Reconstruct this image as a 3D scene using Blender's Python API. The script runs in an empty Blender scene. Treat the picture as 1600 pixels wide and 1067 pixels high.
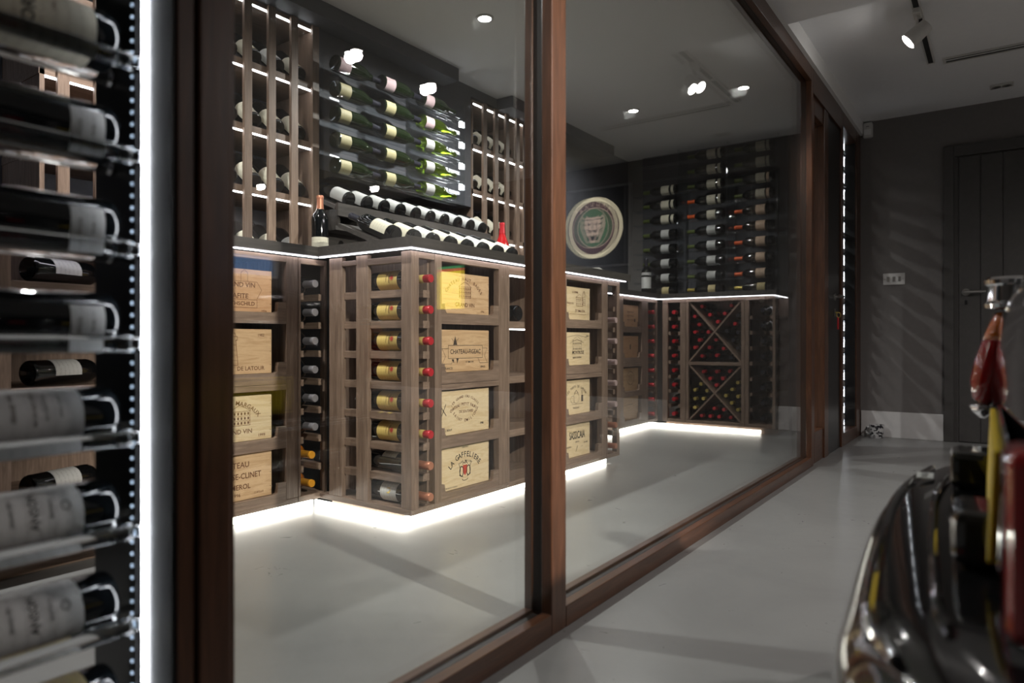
import bpy, bmesh, math, random
from mathutils import Vector, Matrix

# ------------------------------------------------------------------ camera, world, exposure, lights
S = bpy.context.scene
COL = S.collection
H = 0.70                                   # camera height
YAW = math.atan(769 / 1080.0)              # view turned left of the glass wall's direction (+Y)
cd = bpy.data.cameras.new('camera')
cam = bpy.data.objects.new('camera', cd)
COL.objects.link(cam)
cam.location = (0, 0, H)
cam.rotation_euler = (math.pi / 2, 0, YAW)
cd.sensor_width = 36.0
cd.lens = 1080 / 1600 * 36.0
cd.clip_start = 0.02
cd.dof.use_dof = True
cd.dof.focus_distance = 3.0
cd.dof.aperture_fstop = 2.6
S.camera = cam

w = bpy.data.worlds.new('world')
S.world = w
w.use_nodes = True
w.node_tree.nodes['Background'].inputs[0].default_value = (0.35, 0.55, 1.0, 1)
w.node_tree.nodes['Background'].inputs[1].default_value = 0.8

vs = S.view_settings
vs.view_transform = 'Standard'
vs.look = 'None'
vs.exposure = 0.90
vs.gamma = 1.0
vs.use_curve_mapping = False
cy = S.cycles
cy.max_bounces = 10
cy.diffuse_bounces = 4
cy.glossy_bounces = 6
cy.transmission_bounces = 8
cy.transparent_max_bounces = 32
cy.caustics_reflective = False
cy.caustics_refractive = False
cy.sample_clamp_indirect = 4.0
cy.use_denoising = True


def spot(name, loc, target, power, angle=100, blend=0.6, radius=0.03, color=(1, 0.93, 0.85)):
    d = bpy.data.lights.new(name, 'SPOT')
    d.energy = power
    d.spot_size = math.radians(angle)
    d.spot_blend = blend
    d.shadow_soft_size = radius
    d.color = color
    o = bpy.data.objects.new(name, d)
    COL.objects.link(o)
    o.location = loc
    o.rotation_euler = (Vector(target) - Vector(loc)).to_track_quat('-Z', 'Y').to_euler()
    return o


ZC = 2.33            # upper ceiling
ZL = 2.235           # lowered garage ceiling near the camera
# cellar downlights: three show in the photograph, the fourth continues their row above the left recess
# (its light throws the shadow of the middle post across the garage floor)
CELLAR_LAMPS = [(-2.13, 1.045, 68, 'cellar_downlight_lamp_over_recess_offscreen'), (-2.13, 2.755, 68, 'cellar_downlight_lamp'),
                (-2.13, 4.465, 36, 'cellar_downlight_lamp_far'), (-1.36, 4.47, 4, 'cellar_downlight_lamp_by_door')]
for x, y, pw_, nm_ in CELLAR_LAMPS:
    spot(nm_, (x, y, ZC - 0.03), (x, y, 0), pw_, 165, 1.0, 0.025, (1, 0.99, 0.965))
# garage downlights beside the picture, placed where the panes mirror them
GARAGE_LAMPS = [(0.97, 2.49, ZL, 44, 'garage_downlight_lamp_beside_car_offscreen'), (0.97, 3.07, ZL, 44, 'garage_downlight_lamp_before_step_offscreen'),
                (3.55, 5.07, ZC, 40, 'garage_downlight_lamp_far_wall_offscreen'), (4.45, 4.33, ZC, 40, 'garage_downlight_lamp_by_window_offscreen')]
for x, y, z, pw_, nm_ in GARAGE_LAMPS:
    spot(nm_, (x, y, z - 0.03), (x, y, 0), pw_, 168, 1.0, 0.03, (1, 0.92, 0.89))
# spots: the lit one in view, and one behind the car whose beam throws the middle post's shadow into the cellar
TRACK_SPOTS = [((-0.345, 3.88, 2.195), (-2.2, 3.55, 0.65), 80, 60, 'track_spot_lamp'), ((1.80, 0.85, 2.12), (-2.0, 2.1, 0.42), 420, 36, 'track_spot_lamp_behind_car_offscreen')]
for hd_, tg_, pw_, an_, nm_ in TRACK_SPOTS:
    v_ = (Vector(tg_) - Vector(hd_)).normalized()
    spot(nm_, Vector(hd_) + v_ * 0.07, tg_, pw_, an_, 0.6, 0.03, (1, 0.94, 0.88))

# ------------------------------------------------------------------ materials
MAT = {}


def new_mat(name):
    m = bpy.data.materials.new(name)
    m.use_nodes = True
    MAT[name] = m
    nt = m.node_tree
    return m, nt, nt.nodes['Principled BSDF']


def plain(name, col, rough=0.5, metal=0.0, spec=0.5, coat=0.0, emit=None, es=0.0):
    m, nt, b = new_mat(name)
    b.inputs['Base Color'].default_value = (*col, 1)
    b.inputs['Roughness'].default_value = rough
    b.inputs['Metallic'].default_value = metal
    b.inputs['Specular IOR Level'].default_value = spec
    b.inputs['Coat Weight'].default_value = coat
    b.inputs['Coat Roughness'].default_value = 0.03
    if emit:
        b.inputs['Emission Color'].default_value = (*emit, 1)
        b.inputs['Emission Strength'].default_value = es
    return m


def coords(nt, scale, kind='Object'):
    tc = nt.nodes.new('ShaderNodeTexCoord')
    mp = nt.nodes.new('ShaderNodeMapping')
    mp.inputs['Scale'].default_value = scale
    nt.links.new(tc.outputs[kind], mp.inputs['Vector'])
    return mp.outputs['Vector']


def noise(nt, vec, scale, detail=6, rough=0.6, dist=0.0):
    n = nt.nodes.new('ShaderNodeTexNoise')
    n.inputs['Scale'].default_value = scale
    n.inputs['Detail'].default_value = detail
    n.inputs['Roughness'].default_value = rough
    n.inputs['Distortion'].default_value = dist
    nt.links.new(vec, n.inputs['Vector'])
    return n.outputs['Fac']


def ramp(nt, fac, stops):
    r = nt.nodes.new('ShaderNodeValToRGB')
    els = r.color_ramp.elements
    while len(els) < len(stops):
        els.new(0.5)
    for e, (p, c) in zip(els, stops):
        e.position = p
        e.color = (*c, 1) if len(c) == 3 else c
    nt.links.new(fac, r.inputs['Fac'])
    return r.outputs['Color']


def bump(nt, fac, b, strength=0.2, dist=0.002):
    n = nt.nodes.new('ShaderNodeBump')
    n.inputs['Strength'].default_value = strength
    n.inputs['Distance'].default_value = dist
    nt.links.new(fac, n.inputs['Height'])
    nt.links.new(n.outputs['Normal'], b.inputs['Normal'])


def wood(name, dark, light, grain=(12, 12, 1.2), rough=0.45, scale=6.0, coat=0.0, bumpy=0.15):
    m, nt, b = new_mat(name)
    v = coords(nt, grain)
    f = noise(nt, v, scale, 8, 0.62, 0.6)
    c = ramp(nt, f, [(0.3, dark), (0.55, tuple((d + l) / 2 for d, l in zip(dark, light))), (0.72, light)])
    nt.links.new(c, b.inputs['Base Color'])
    b.inputs['Roughness'].default_value = rough
    b.inputs['Coat Weight'].default_value = coat
    b.inputs['Coat Roughness'].default_value = 0.15
    bump(nt, f, b, bumpy, 0.001)
    return m


# walnut stained joinery; grain direction along z, y or x
for sfx, g in (('z', (14, 14, 1.1)), ('y', (14, 1.1, 14)), ('x', (1.1, 14, 14))):
    wood('walnut_' + sfx, (0.145, 0.093, 0.066), (0.320, 0.222, 0.165), g, 0.5)
    wood('frame_' + sfx, (0.046, 0.019, 0.009), (0.115, 0.048, 0.024), g, 0.33, coat=0.25)
wood('worktop_wood', (0.030, 0.026, 0.024), (0.075, 0.066, 0.060), (14, 1.1, 14), 0.5)
for nm, d, l in (('case_tan', (0.46, 0.27, 0.13), (0.66, 0.44, 0.25)),
                 ('case_pale', (0.60, 0.42, 0.22), (0.76, 0.60, 0.38)),
                 ('case_orange', (0.48, 0.24, 0.11), (0.62, 0.37, 0.20)),
                 ('case_straw', (0.57, 0.42, 0.22), (0.73, 0.57, 0.36))):
    m, nt, b = new_mat(nm)
    info = nt.nodes.new('ShaderNodeObjectInfo')
    tc = nt.nodes.new('ShaderNodeTexCoord')
    add = nt.nodes.new('ShaderNodeVectorMath')
    add.operation = 'ADD'
    nt.links.new(tc.outputs['Object'], add.inputs[0])
    cmb = nt.nodes.new('ShaderNodeCombineXYZ')
    mul = nt.nodes.new('ShaderNodeMath')
    mul.operation = 'MULTIPLY'
    mul.inputs[1].default_value = 7.0
    nt.links.new(info.outputs['Random'], mul.inputs[0])
    for i in range(3):
        nt.links.new(mul.outputs[0], cmb.inputs[i])
    nt.links.new(cmb.outputs[0], add.inputs[1])
    mp = nt.nodes.new('ShaderNodeMapping')
    mp.inputs['Scale'].default_value = (2.5, 1.3, 13)
    nt.links.new(add.outputs[0], mp.inputs['Vector'])
    f = noise(nt, mp.outputs['Vector'], 2.6, 9, 0.62, 1.2)
    nt.links.new(ramp(nt, f, [(0.3, d), (0.5, l), (0.62, tuple((a * 2 + c) / 3 for a, c in zip(d, l))), (0.8, l)]), b.inputs['Base Color'])
    b.inputs['Roughness'].default_value = 0.6
    bump(nt, f, b, 0.1, 0.001)

# floors and shell
def paint(name, a, c, rough=0.8):
    m, nt, b = new_mat(name)
    f = noise(nt, coords(nt, (1, 1, 1)), 35, 5)
    nt.links.new(ramp(nt, f, [(0.3, a), (0.7, c)]), b.inputs['Base Color'])
    b.inputs['Roughness'].default_value = rough
    bump(nt, f, b, 0.05, 0.001)


m, nt, b = new_mat('resin_floor')
v = coords(nt, (1, 1, 1))
f = noise(nt, v, 2.2, 9, 0.65, 0.8)
nt.links.new(ramp(nt, f, [(0.3, (0.192, 0.193, 0.190)), (0.7, (0.232, 0.233, 0.228))]), b.inputs['Base Color'])
f2 = noise(nt, v, 14, 8, 0.7, 1.5)
nt.links.new(ramp(nt, f2, [(0.3, (0.27, 0.27, 0.27)), (0.75, (0.32, 0.32, 0.32))]), b.inputs['Roughness'])
bump(nt, f2, b, 0.02, 0.002)

paint('garage_ceiling', (0.80, 0.80, 0.81), (0.82, 0.82, 0.83), 0.85)
m, nt, b = new_mat('ceiling_paint')
v = coords(nt, (1, 1, 1))
f = noise(nt, v, 60, 3)
nt.links.new(ramp(nt, f, [(0.3, (0.80, 0.80, 0.79)), (0.7, (0.83, 0.83, 0.82))]), b.inputs['Base Color'])
b.inputs['Roughness'].default_value = 0.85


paint('grey_wall', (0.175, 0.164, 0.158), (0.190, 0.178, 0.172))
paint('charcoal_wall', (0.066, 0.067, 0.080), (0.078, 0.079, 0.092), 0.6)
paint('skirting_white', (0.66, 0.655, 0.645), (0.70, 0.695, 0.685), 0.5)
paint('door_grey', (0.060, 0.057, 0.054), (0.072, 0.068, 0.065), 0.45)
paint('white_plastic', (0.60, 0.59, 0.57), (0.64, 0.63, 0.61), 0.35)
plain('black_rubber', (0.012, 0.012, 0.012), 0.45)
plain('dark_metal', (0.03, 0.03, 0.032), 0.35, 0.6)
plain('steel', (0.55, 0.54, 0.52), 0.28, 1.0)
plain('chrome', (0.82, 0.83, 0.85), 0.06, 1.0)
plain('slot_shade', (0.012, 0.011, 0.011), 0.6)  # flat black that paints the shade inside the ceiling slots
plain('car_paint', (0.010, 0.010, 0.011), 0.10, 0.0, 0.5, 1.0)
plain('black_trim', (0.015, 0.015, 0.016), 0.30)
plain('tyre', (0.02, 0.02, 0.02), 0.8)
plain('red_lens', (0.42, 0.010, 0.012), 0.08, 0, 0.5, 1.0)
plain('amber_lens', (0.75, 0.19, 0.015), 0.08, 0, 0.5, 1.0)
plain('plate_yellow', (0.80, 0.56, 0.02), 0.35)
plain('print_black', (0.015, 0.013, 0.012), 0.6)
plain('brand_brown', (0.16, 0.065, 0.028), 0.7)
plain('brand_dark', (0.06, 0.040, 0.028), 0.7)
plain('brand_red', (0.55, 0.05, 0.03), 0.6)
plain('car_window', (0.015, 0.018, 0.02), 0.03)

plain('bottle_glass', (0.0045, 0.0055, 0.0065), 0.05, 0, 0.5, 0.3)
plain('bottle_green', (0.006, 0.012, 0.004), 0.06, 0, 0.5, 0.3)
plain('bottle_amber', (0.36, 0.10, 0.008), 0.08, 0, 0.5, 0.3)
plain('bottle_red', (0.45, 0.008, 0.012), 0.22, 0, 0.5, 0.4)
# champagne-green glass that glows where light shines through its edge
m, nt, b = new_mat('bottle_clear_green')
b.inputs['Base Color'].default_value = (0.16, 0.26, 0.012, 1)
b.inputs['Roughness'].default_value = 0.05
b.inputs['Transmission Weight'].default_value = 0.9
b.inputs['IOR'].default_value = 1.5
for nm, c, r, mt in (('cap_red', (0.50, 0.018, 0.028), 0.35, 0.15), ('cap_copper', (0.62, 0.25, 0.15), 0.35, 0.5),
                     ('cap_lead', (0.10, 0.09, 0.10), 0.4, 0.4), ('cap_steel', (0.34, 0.32, 0.34), 0.35, 0.5), ('cap_gold', (0.62, 0.47, 0.12), 0.3, 0.5),
                     ('cap_pink', (0.62, 0.46, 0.45), 0.4, 0.2), ('cap_orange', (0.75, 0.12, 0.02), 0.4, 0.1),
                     ('cap_black', (0.02, 0.02, 0.03), 0.3, 0.1), ('cap_amber', (0.75, 0.33, 0.03), 0.3, 0.2),
                     ('cap_green', (0.10, 0.13, 0.03), 0.4, 0.2), ('cap_plum', (0.13, 0.035, 0.045), 0.4, 0.1)):
    plain(nm, c, r, mt)


def label_mat(name, base, ink, amount=0.55):
    m, nt, b = new_mat(name)
    f = noise(nt, coords(nt, (260, 260, 420)), 1.0, 2, 0.5)
    tc = nt.nodes.new('ShaderNodeTexCoord')
    sp = nt.nodes.new('ShaderNodeSeparateXYZ')
    nt.links.new(tc.outputs['Object'], sp.inputs[0])
    wv = nt.nodes.new('ShaderNodeMath')
    wv.operation = 'SINE'
    ml = nt.nodes.new('ShaderNodeMath')
    ml.operation = 'MULTIPLY'
    ml.inputs[1].default_value = 430.0
    nt.links.new(sp.outputs['Z'], ml.inputs[0])
    nt.links.new(ml.outputs[0], wv.inputs[0])
    gt = nt.nodes.new('ShaderNodeMath')
    gt.operation = 'GREATER_THAN'
    gt.inputs[1].default_value = 0.35
    nt.links.new(wv.outputs[0], gt.inputs[0])
    g2 = nt.nodes.new('ShaderNodeMath')
    g2.operation = 'GREATER_THAN'
    g2.inputs[1].default_value = 0.52
    nt.links.new(f, g2.inputs[0])
    mm = nt.nodes.new('ShaderNodeMath')
    mm.operation = 'MULTIPLY'
    nt.links.new(gt.outputs[0], mm.inputs[0])
    nt.links.new(g2.outputs[0], mm.inputs[1])
    m3 = nt.nodes.new('ShaderNodeMath')
    m3.operation = 'MULTIPLY'
    m3.inputs[1].default_value = amount
    nt.links.new(mm.outputs[0], m3.inputs[0])
    mix = nt.nodes.new('ShaderNodeMix')
    mix.data_type = 'RGBA'
    mix.inputs[6].default_value = (*base, 1)
    mix.inputs[7].default_value = (*ink, 1)
    nt.links.new(m3.outputs[0], mix.inputs[0])
    nt.links.new(mix.outputs[2], b.inputs['Base Color'])
    b.inputs['Roughness'].default_value = 0.6
    return m


label_mat('label_cream', (0.66, 0.62, 0.50), (0.30, 0.25, 0.18), 0.35)
label_mat('label_white', (0.68, 0.68, 0.66), (0.25, 0.24, 0.24), 0.35)
label_mat('label_yellow', (0.74, 0.55, 0.17), (0.45, 0.25, 0.07), 0.3)
label_mat('label_peach', (0.66, 0.48, 0.35), (0.30, 0.16, 0.10), 0.35)
label_mat('label_gold', (0.55, 0.45, 0.24), (0.70, 0.58, 0.20), 0.6)
label_mat('label_grey', (0.50, 0.50, 0.49), (0.25, 0.25, 0.26), 0.3)
label_mat('label_olive', (0.40, 0.36, 0.20), (0.20, 0.17, 0.08), 0.4)
label_mat('label_pink', (0.60, 0.45, 0.47), (0.40, 0.28, 0.30), 0.3)
plain('label_black', (0.015, 0.014, 0.016), 0.4)
plain('label_plain', (0.66, 0.64, 0.58), 0.6)


def thin_glass(name, f0, tint=(1, 1, 1), power=5.0, rough=0.0):
    """Non-refracting pane: Fresnel reflection over a clear transmission."""
    m = bpy.data.materials.new(name)
    m.use_nodes = True
    MAT[name] = m
    nt = m.node_tree
    nt.nodes.clear()
    out = nt.nodes.new('ShaderNodeOutputMaterial')
    geo = nt.nodes.new('ShaderNodeNewGeometry')
    dot = nt.nodes.new('ShaderNodeVectorMath')
    dot.operation = 'DOT_PRODUCT'
    nt.links.new(geo.outputs['Incoming'], dot.inputs[0])
    nt.links.new(geo.outputs['Normal'], dot.inputs[1])

    def mth(op, a, bb=None):
        n = nt.nodes.new('ShaderNodeMath')
        n.operation = op
        for i, q in enumerate((a, bb)):
            if q is None:
                continue
            if isinstance(q, (int, float)):
                n.inputs[i].default_value = q
            else:
                nt.links.new(q, n.inputs[i])
        return n.outputs[0]
    ab = mth('ABSOLUTE', dot.outputs['Value'])
    om = mth('SUBTRACT', 1.0, ab)
    pw = mth('POWER', om, power)
    fr = mth('ADD', mth('MULTIPLY', pw, 1 - f0), f0)
    tr = nt.nodes.new('ShaderNodeBsdfTransparent')
    tr.inputs[0].default_value = (*tint, 1)
    gl = nt.nodes.new('ShaderNodeBsdfGlossy')
    gl.inputs['Roughness'].default_value = rough
    mx = nt.nodes.new('ShaderNodeMixShader')
    nt.links.new(fr, mx.inputs[0])
    nt.links.new(tr.outputs[0], mx.inputs[1])
    nt.links.new(gl.outputs[0], mx.inputs[2])
    nt.links.new(mx.outputs[0], out.inputs['Surface'])
    return m


thin_glass('pane_glass', 0.042, (0.985, 0.992, 0.985))
thin_glass('acrylic', 0.07, (0.93, 0.95, 0.96), 4.0, 0.03)
m, nt, b = new_mat('acrylic_solid')
b.inputs['Base Color'].default_value = (0.95, 0.97, 0.98, 1)
b.inputs['Roughness'].default_value = 0.03
b.inputs['Transmission Weight'].default_value = 1.0
b.inputs['IOR'].default_value = 1.45


m = bpy.data.materials.new('frosted_acrylic')       # rod ends, lit from behind by the strip
m.use_nodes = True
MAT['frosted_acrylic'] = m
nt = m.node_tree
nt.nodes.clear()
o_ = nt.nodes.new('ShaderNodeOutputMaterial')
t_ = nt.nodes.new('ShaderNodeBsdfTranslucent')
t_.inputs[0].default_value = (0.92, 0.94, 0.96, 1)
nt.links.new(t_.outputs[0], o_.inputs['Surface'])


def led(name, col, strength):
    m = bpy.data.materials.new(name)
    m.use_nodes = True
    MAT[name] = m
    nt = m.node_tree
    nt.nodes.clear()
    o = nt.nodes.new('ShaderNodeOutputMaterial')
    e = nt.nodes.new('ShaderNodeEmission')
    e.inputs[0].default_value = (*col, 1)
    e.inputs[1].default_value = strength
    nt.links.new(e.outputs[0], o.inputs['Surface'])


led('led_white', (0.93, 0.95, 1.0), 9)
led('led_bay', (0.90, 0.94, 1.0), 14)
led('led_bay_far', (0.90, 0.94, 1.0), 4)
led('led_counter', (0.93, 0.90, 1.0), 6)
led('led_plinth', (1.0, 0.95, 0.86), 7)
led('lamp_glow', (1.0, 0.96, 0.92), 30)
led('sign_cream', (1.0, 0.88, 0.60), 1.15)
led('sign_maroon', (0.30, 0.12, 0.14), 0.30)
led('sign_green', (0.16, 0.33, 0.16), 0.5)
led('sign_face', (0.95, 0.70, 0.55), 0.7)
plain('grey_frame', (0.42, 0.42, 0.45), 0.35)
plain('sign_dark', (0.02, 0.03, 0.02), 0.5)

# ------------------------------------------------------------------ mesh helpers


class MB:
    def __init__(s):
        s.bm = bmesh.new()

    def box(s, x0, x1, y0, y1, z0, z1, bevel=0.0):
        x0, x1 = min(x0, x1), max(x0, x1)
        y0, y1 = min(y0, y1), max(y0, y1)
        z0, z1 = min(z0, z1), max(z0, z1)
        vs_ = [s.bm.verts.new(p) for p in ((x0, y0, z0), (x1, y0, z0), (x1, y1, z0), (x0, y1, z0), (x0, y0, z1), (x1, y0, z1), (x1, y1, z1), (x0, y1, z1))]
        fs = [s.bm.faces.new([vs_[i] for i in q]) for q in ((0, 3, 2, 1), (4, 5, 6, 7), (0, 1, 5, 4), (1, 2, 6, 5), (2, 3, 7, 6), (3, 0, 4, 7))]
        if bevel > 0:
            es = list({e for f_ in fs for e in f_.edges})
            bmesh.ops.bevel(s.bm, geom=es, offset=bevel, segments=2, affect='EDGES', profile=0.5)
        return s

    def prism(s, pts, axis, a, b_):
        """extrude a 2-D polygon along an axis: pts are the two other coordinates"""
        def P(p, t):
            if axis == 'x':
                return (t, p[0], p[1])
            if axis == 'y':
                return (p[0], t, p[1])
            return (p[0], p[1], t)
        lo = [s.bm.verts.new(P(p, a)) for p in pts]
        hi = [s.bm.verts.new(P(p, b_)) for p in pts]
        n = len(pts)
        s.bm.faces.new(lo)
        s.bm.faces.new(hi[::-1])
        for i in range(n):
            s.bm.faces.new((lo[i], hi[i], hi[(i + 1) % n], lo[(i + 1) % n]))
        return s

    def tube(s, p, q, r, seg=12, r2=None):
        p, q = Vector(p), Vector(q)
        d = (q - p).normalized()
        a = d.orthogonal().normalized()
        c = d.cross(a)
        r2 = r if r2 is None else r2
        A = [s.bm.verts.new(p + (a * math.cos(t) + c * math.sin(t)) * r) for t in [2 * math.pi * i / seg for i in range(seg)]]
        B = [s.bm.verts.new(q + (a * math.cos(t) + c * math.sin(t)) * r2) for t in [2 * math.pi * i / seg for i in range(seg)]]
        s.bm.faces.new(A[::-1])
        s.bm.faces.new(B)
        for i in range(seg):
            s.bm.faces.new((A[i], A[(i + 1) % seg], B[(i + 1) % seg], B[i]))
        return s

    def path(s, pts, r, seg=8):
        pts = [Vector(p) for p in pts]
        rings = []
        for i, p in enumerate(pts):
            d = (pts[min(i + 1, len(pts) - 1)] - pts[max(i - 1, 0)]).normalized()
            up = Vector((0, 0, 1)) if abs(d.z) < 0.9 else Vector((0, 1, 0))
            a = d.cross(up).normalized()
            c = d.cross(a)
            rings.append([s.bm.verts.new(p + (a * math.cos(t) + c * math.sin(t)) * r) for t in [2 * math.pi * k / seg for k in range(seg)]])
        for A, B in zip(rings, rings[1:]):
            for k in range(seg):
                s.bm.faces.new((A[k], A[(k + 1) % seg], B[(k + 1) % seg], B[k]))
        s.bm.faces.new(rings[0][::-1])
        s.bm.faces.new(rings[-1])
        return s

    def lathe(s, prof, seg=20, center=(0, 0, 0)):
        rings = []
        cx_, cy_, cz_ = center
        for r, z in prof:
            if r < 1e-6:
                rings.append([s.bm.verts.new((cx_, cy_, cz_ + z))])
            else:
                rings.append([s.bm.verts.new((cx_ + r * math.cos(t), cy_ + r * math.sin(t), cz_ + z)) for t in [2 * math.pi * i / seg for i in range(seg)]])
        for A, B in zip(rings, rings[1:]):
            for i in range(seg):
                j = (i + 1) % seg
                if len(A) == 1 and len(B) == 1:
                    break
                if len(A) == 1:
                    s.bm.faces.new((A[0], B[j], B[i]))
                elif len(B) == 1:
                    s.bm.faces.new((A[i], A[j], B[0]))
                else:
                    s.bm.faces.new((A[i], A[j], B[j], B[i]))
        return s

    def mesh(s, name, mat, smooth=False):
        bmesh.ops.recalc_face_normals(s.bm, faces=s.bm.faces)
        me = bpy.data.meshes.new(name)
        s.bm.to_mesh(me)
        s.bm.free()
        me.materials.append(MAT[mat])
        if smooth:
            for p in me.polygons:
                p.use_smooth = True
            try:
                me.set_sharp_from_angle(angle=math.radians(40))
            except Exception:
                pass
        return me

    def build(s, name, mat, parent=None, smooth=False):
        return add(name, s.mesh(name, mat, smooth), parent)


def add(name, me, parent=None, matrix=None):
    o = bpy.data.objects.new(name, me)
    COL.objects.link(o)
    if parent is not None:
        o.parent = parent
    if matrix is not None:
        o.matrix_local = matrix
    return o


def empty(name, loc=(0, 0, 0), label=None, cat=None, group=None):
    o = bpy.data.objects.new(name, None)
    COL.objects.link(o)
    o.location = loc
    o.empty_display_size = 0.05
    if label:
        tag(o, label, cat, group)
    return o


def tag(o, label, cat, group=None):
    o['label'] = label
    o['category'] = cat
    if group:
        o['group'] = group
    return o


def struct(o):
    o['kind'] = 'structure'
    return o


def part(parent, name, mat, *boxes, bevel=0.0):
    """boxes in world coordinates; parent is an Empty (unrotated)"""
    m_ = MB()
    L = parent.location if parent is not None else Vector((0, 0, 0))
    for b_ in boxes:
        m_.box(b_[0] - L.x, b_[1] - L.x, b_[2] - L.y, b_[3] - L.y, b_[4] - L.z, b_[5] - L.z, bevel)
    return m_.build(name, mat, parent)


ORD = ['first', 'second', 'third', 'fourth', 'fifth', 'sixth', 'seventh', 'eighth', 'ninth', 'tenth', 'eleventh', 'twelfth', 'thirteenth', 'fourteenth', 'fifteenth', 'sixteenth']

# ------------------------------------------------------------------ lettering
_txt = {}


def text_verts(string, size):
    """flat triangulated outline of a string, centred on the origin: (verts, faces)"""
    key = (string, size)
    if key in _txt:
        return _txt[key]
    cu = bpy.data.curves.new('t', 'FONT')
    cu.body = string
    cu.size = size
    cu.align_x = 'CENTER'
    cu.align_y = 'CENTER'
    cu.resolution_u = 2
    cu.offset = size * 0.014
    o = bpy.data.objects.new('t', cu)
    COL.objects.link(o)
    bpy.context.view_layer.update()
    dg = bpy.context.evaluated_depsgraph_get()
    me = bpy.data.meshes.new_from_object(o.evaluated_get(dg))
    V = [tuple(v_.co) for v_ in me.vertices]
    F = [tuple(p.vertices) for p in me.polygons]
    bpy.data.objects.remove(o)
    bpy.data.curves.remove(cu)
    bpy.data.meshes.remove(me)
    _txt[key] = (V, F)
    return V, F


class Ink:
    """collects flat 2-D artwork (x right, y up) to be mapped onto a surface"""

    def __init__(s):
        s.V, s.F = [], []

    def _add(s, V, F, fn):
        o = len(s.V)
        s.V += [fn(x, y) for x, y in V]
        s.F += [tuple(i + o for i in f_) for f_ in F]

    def text(s, t, x, y, size, sx=1.0):
        V, F = text_verts(t, size)
        s._add([(v_[0], v_[1]) for v_ in V], F, lambda a, b_: (x + a * sx, y + b_))
        return s

    def arc(s, t, x, y, r, size, spread, up=True, sx=1.0):
        """letters along an arc centred at (x, y); spread = total angle in degrees"""
        n = len(t)
        for i, ch in enumerate(t):
            if ch == ' ':
                continue
            a = (0 if n == 1 else (0.5 - i / (n - 1))) * math.radians(spread)
            V, F = text_verts(ch, size)
            if up:
                ang, rot = math.pi / 2 + a, a
            else:
                ang, rot = -math.pi / 2 - a, -a
            px, py = x + r * math.cos(ang), y + r * math.sin(ang)
            c_, s_ = math.cos(rot), math.sin(rot)
            s._add([(v_[0] * sx, v_[1]) for v_ in V], F, lambda a_, b_: (px + a_ * c_ - b_ * s_, py + a_ * s_ + b_ * c_))
        return s

    def rect(s, x0, x1, y0, y1):
        s._add([(x0, y0), (x1, y0), (x1, y1), (x0, y1)], [(0, 1, 2, 3)], lambda a, b_: (a, b_))
        return s

    def line(s, pts, wd, closed=False):
        pts = list(pts)
        if closed:
            pts.append(pts[0])
        for (x0, y0), (x1, y1) in zip(pts, pts[1:]):
            dx, dy = x1 - x0, y1 - y0
            L = math.hypot(dx, dy) or 1e-9
            nx, ny = -dy / L * wd / 2, dx / L * wd / 2
            ex, ey = dx / L * wd / 2, dy / L * wd / 2
            s._add([(x0 + nx - ex, y0 + ny - ey), (x0 - nx - ex, y0 - ny - ey), (x1 - nx + ex, y1 - ny + ey), (x1 + nx + ex, y1 + ny + ey)], [(0, 1, 2, 3)], lambda a, b_: (a, b_))
        return s

    def poly(s, pts):
        s._add(pts, [tuple(range(len(pts)))], lambda a, b_: (a, b_))
        return s

    def ellipse(s, x, y, rx, ry, n=20):
        return s.poly([(x + rx * math.cos(2 * math.pi * i / n), y + ry * math.sin(2 * math.pi * i / n)) for i in range(n)])

    def ring(s, x, y, rx, ry, wd, n=28, a0=0, a1=360):
        pts = [(x + rx * math.cos(math.radians(a0 + (a1 - a0) * i / n)), y + ry * math.sin(math.radians(a0 + (a1 - a0) * i / n))) for i in range(n + 1)]
        return s.line(pts, wd)

    def mesh(s, name, mat, fn):
        me = bpy.data.meshes.new(name)
        me.from_pydata([fn(x, y) for x, y in s.V], [], s.F)
        me.materials.append(MAT[mat])
        return me


# ------------------------------------------------------------------ the setting
XF, XI = -0.874, -0.953       # glass wall: garage face and cellar face
YFAR = 5.72
XB = -2.78                    # back wall of the cellar above the worktops
o = MB().box(-3.3, 5.0, -1.8, 5.9, -0.1, 0.0).build('floor', 'resin_floor')
struct(o)
o = MB().box(XF + 0.02, 5.0, -1.8, 3.5, ZL, ZL + 0.3).box(XF + 0.02, 5.0, 3.5, 5.9, ZC, ZC + 0.2).build('ceiling', 'garage_ceiling')
struct(o)
o = MB().box(-3.3, XF + 0.02, -1.8, 5.9, ZC, ZC + 0.2).build('ceiling_cellar', 'ceiling_paint')
struct(o)
o = MB().box(XF, 5.0, YFAR, 5.9, 0, ZC).build('wall_far', 'grey_wall')
struct(o)
o = MB().box(-3.3, XF, YFAR, 5.9, 0, ZC).build('wall_cellar_far', 'grey_wall')
struct(o)
struct(MB().box(-3.3, -3.14, -1.8, YFAR, 0, ZC).build('wall_back', 'charcoal_wall'))
struct(MB().box(-3.14, 5.0, -1.95, -1.8, 0, ZC).build('wall_near', 'grey_wall'))
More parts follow.
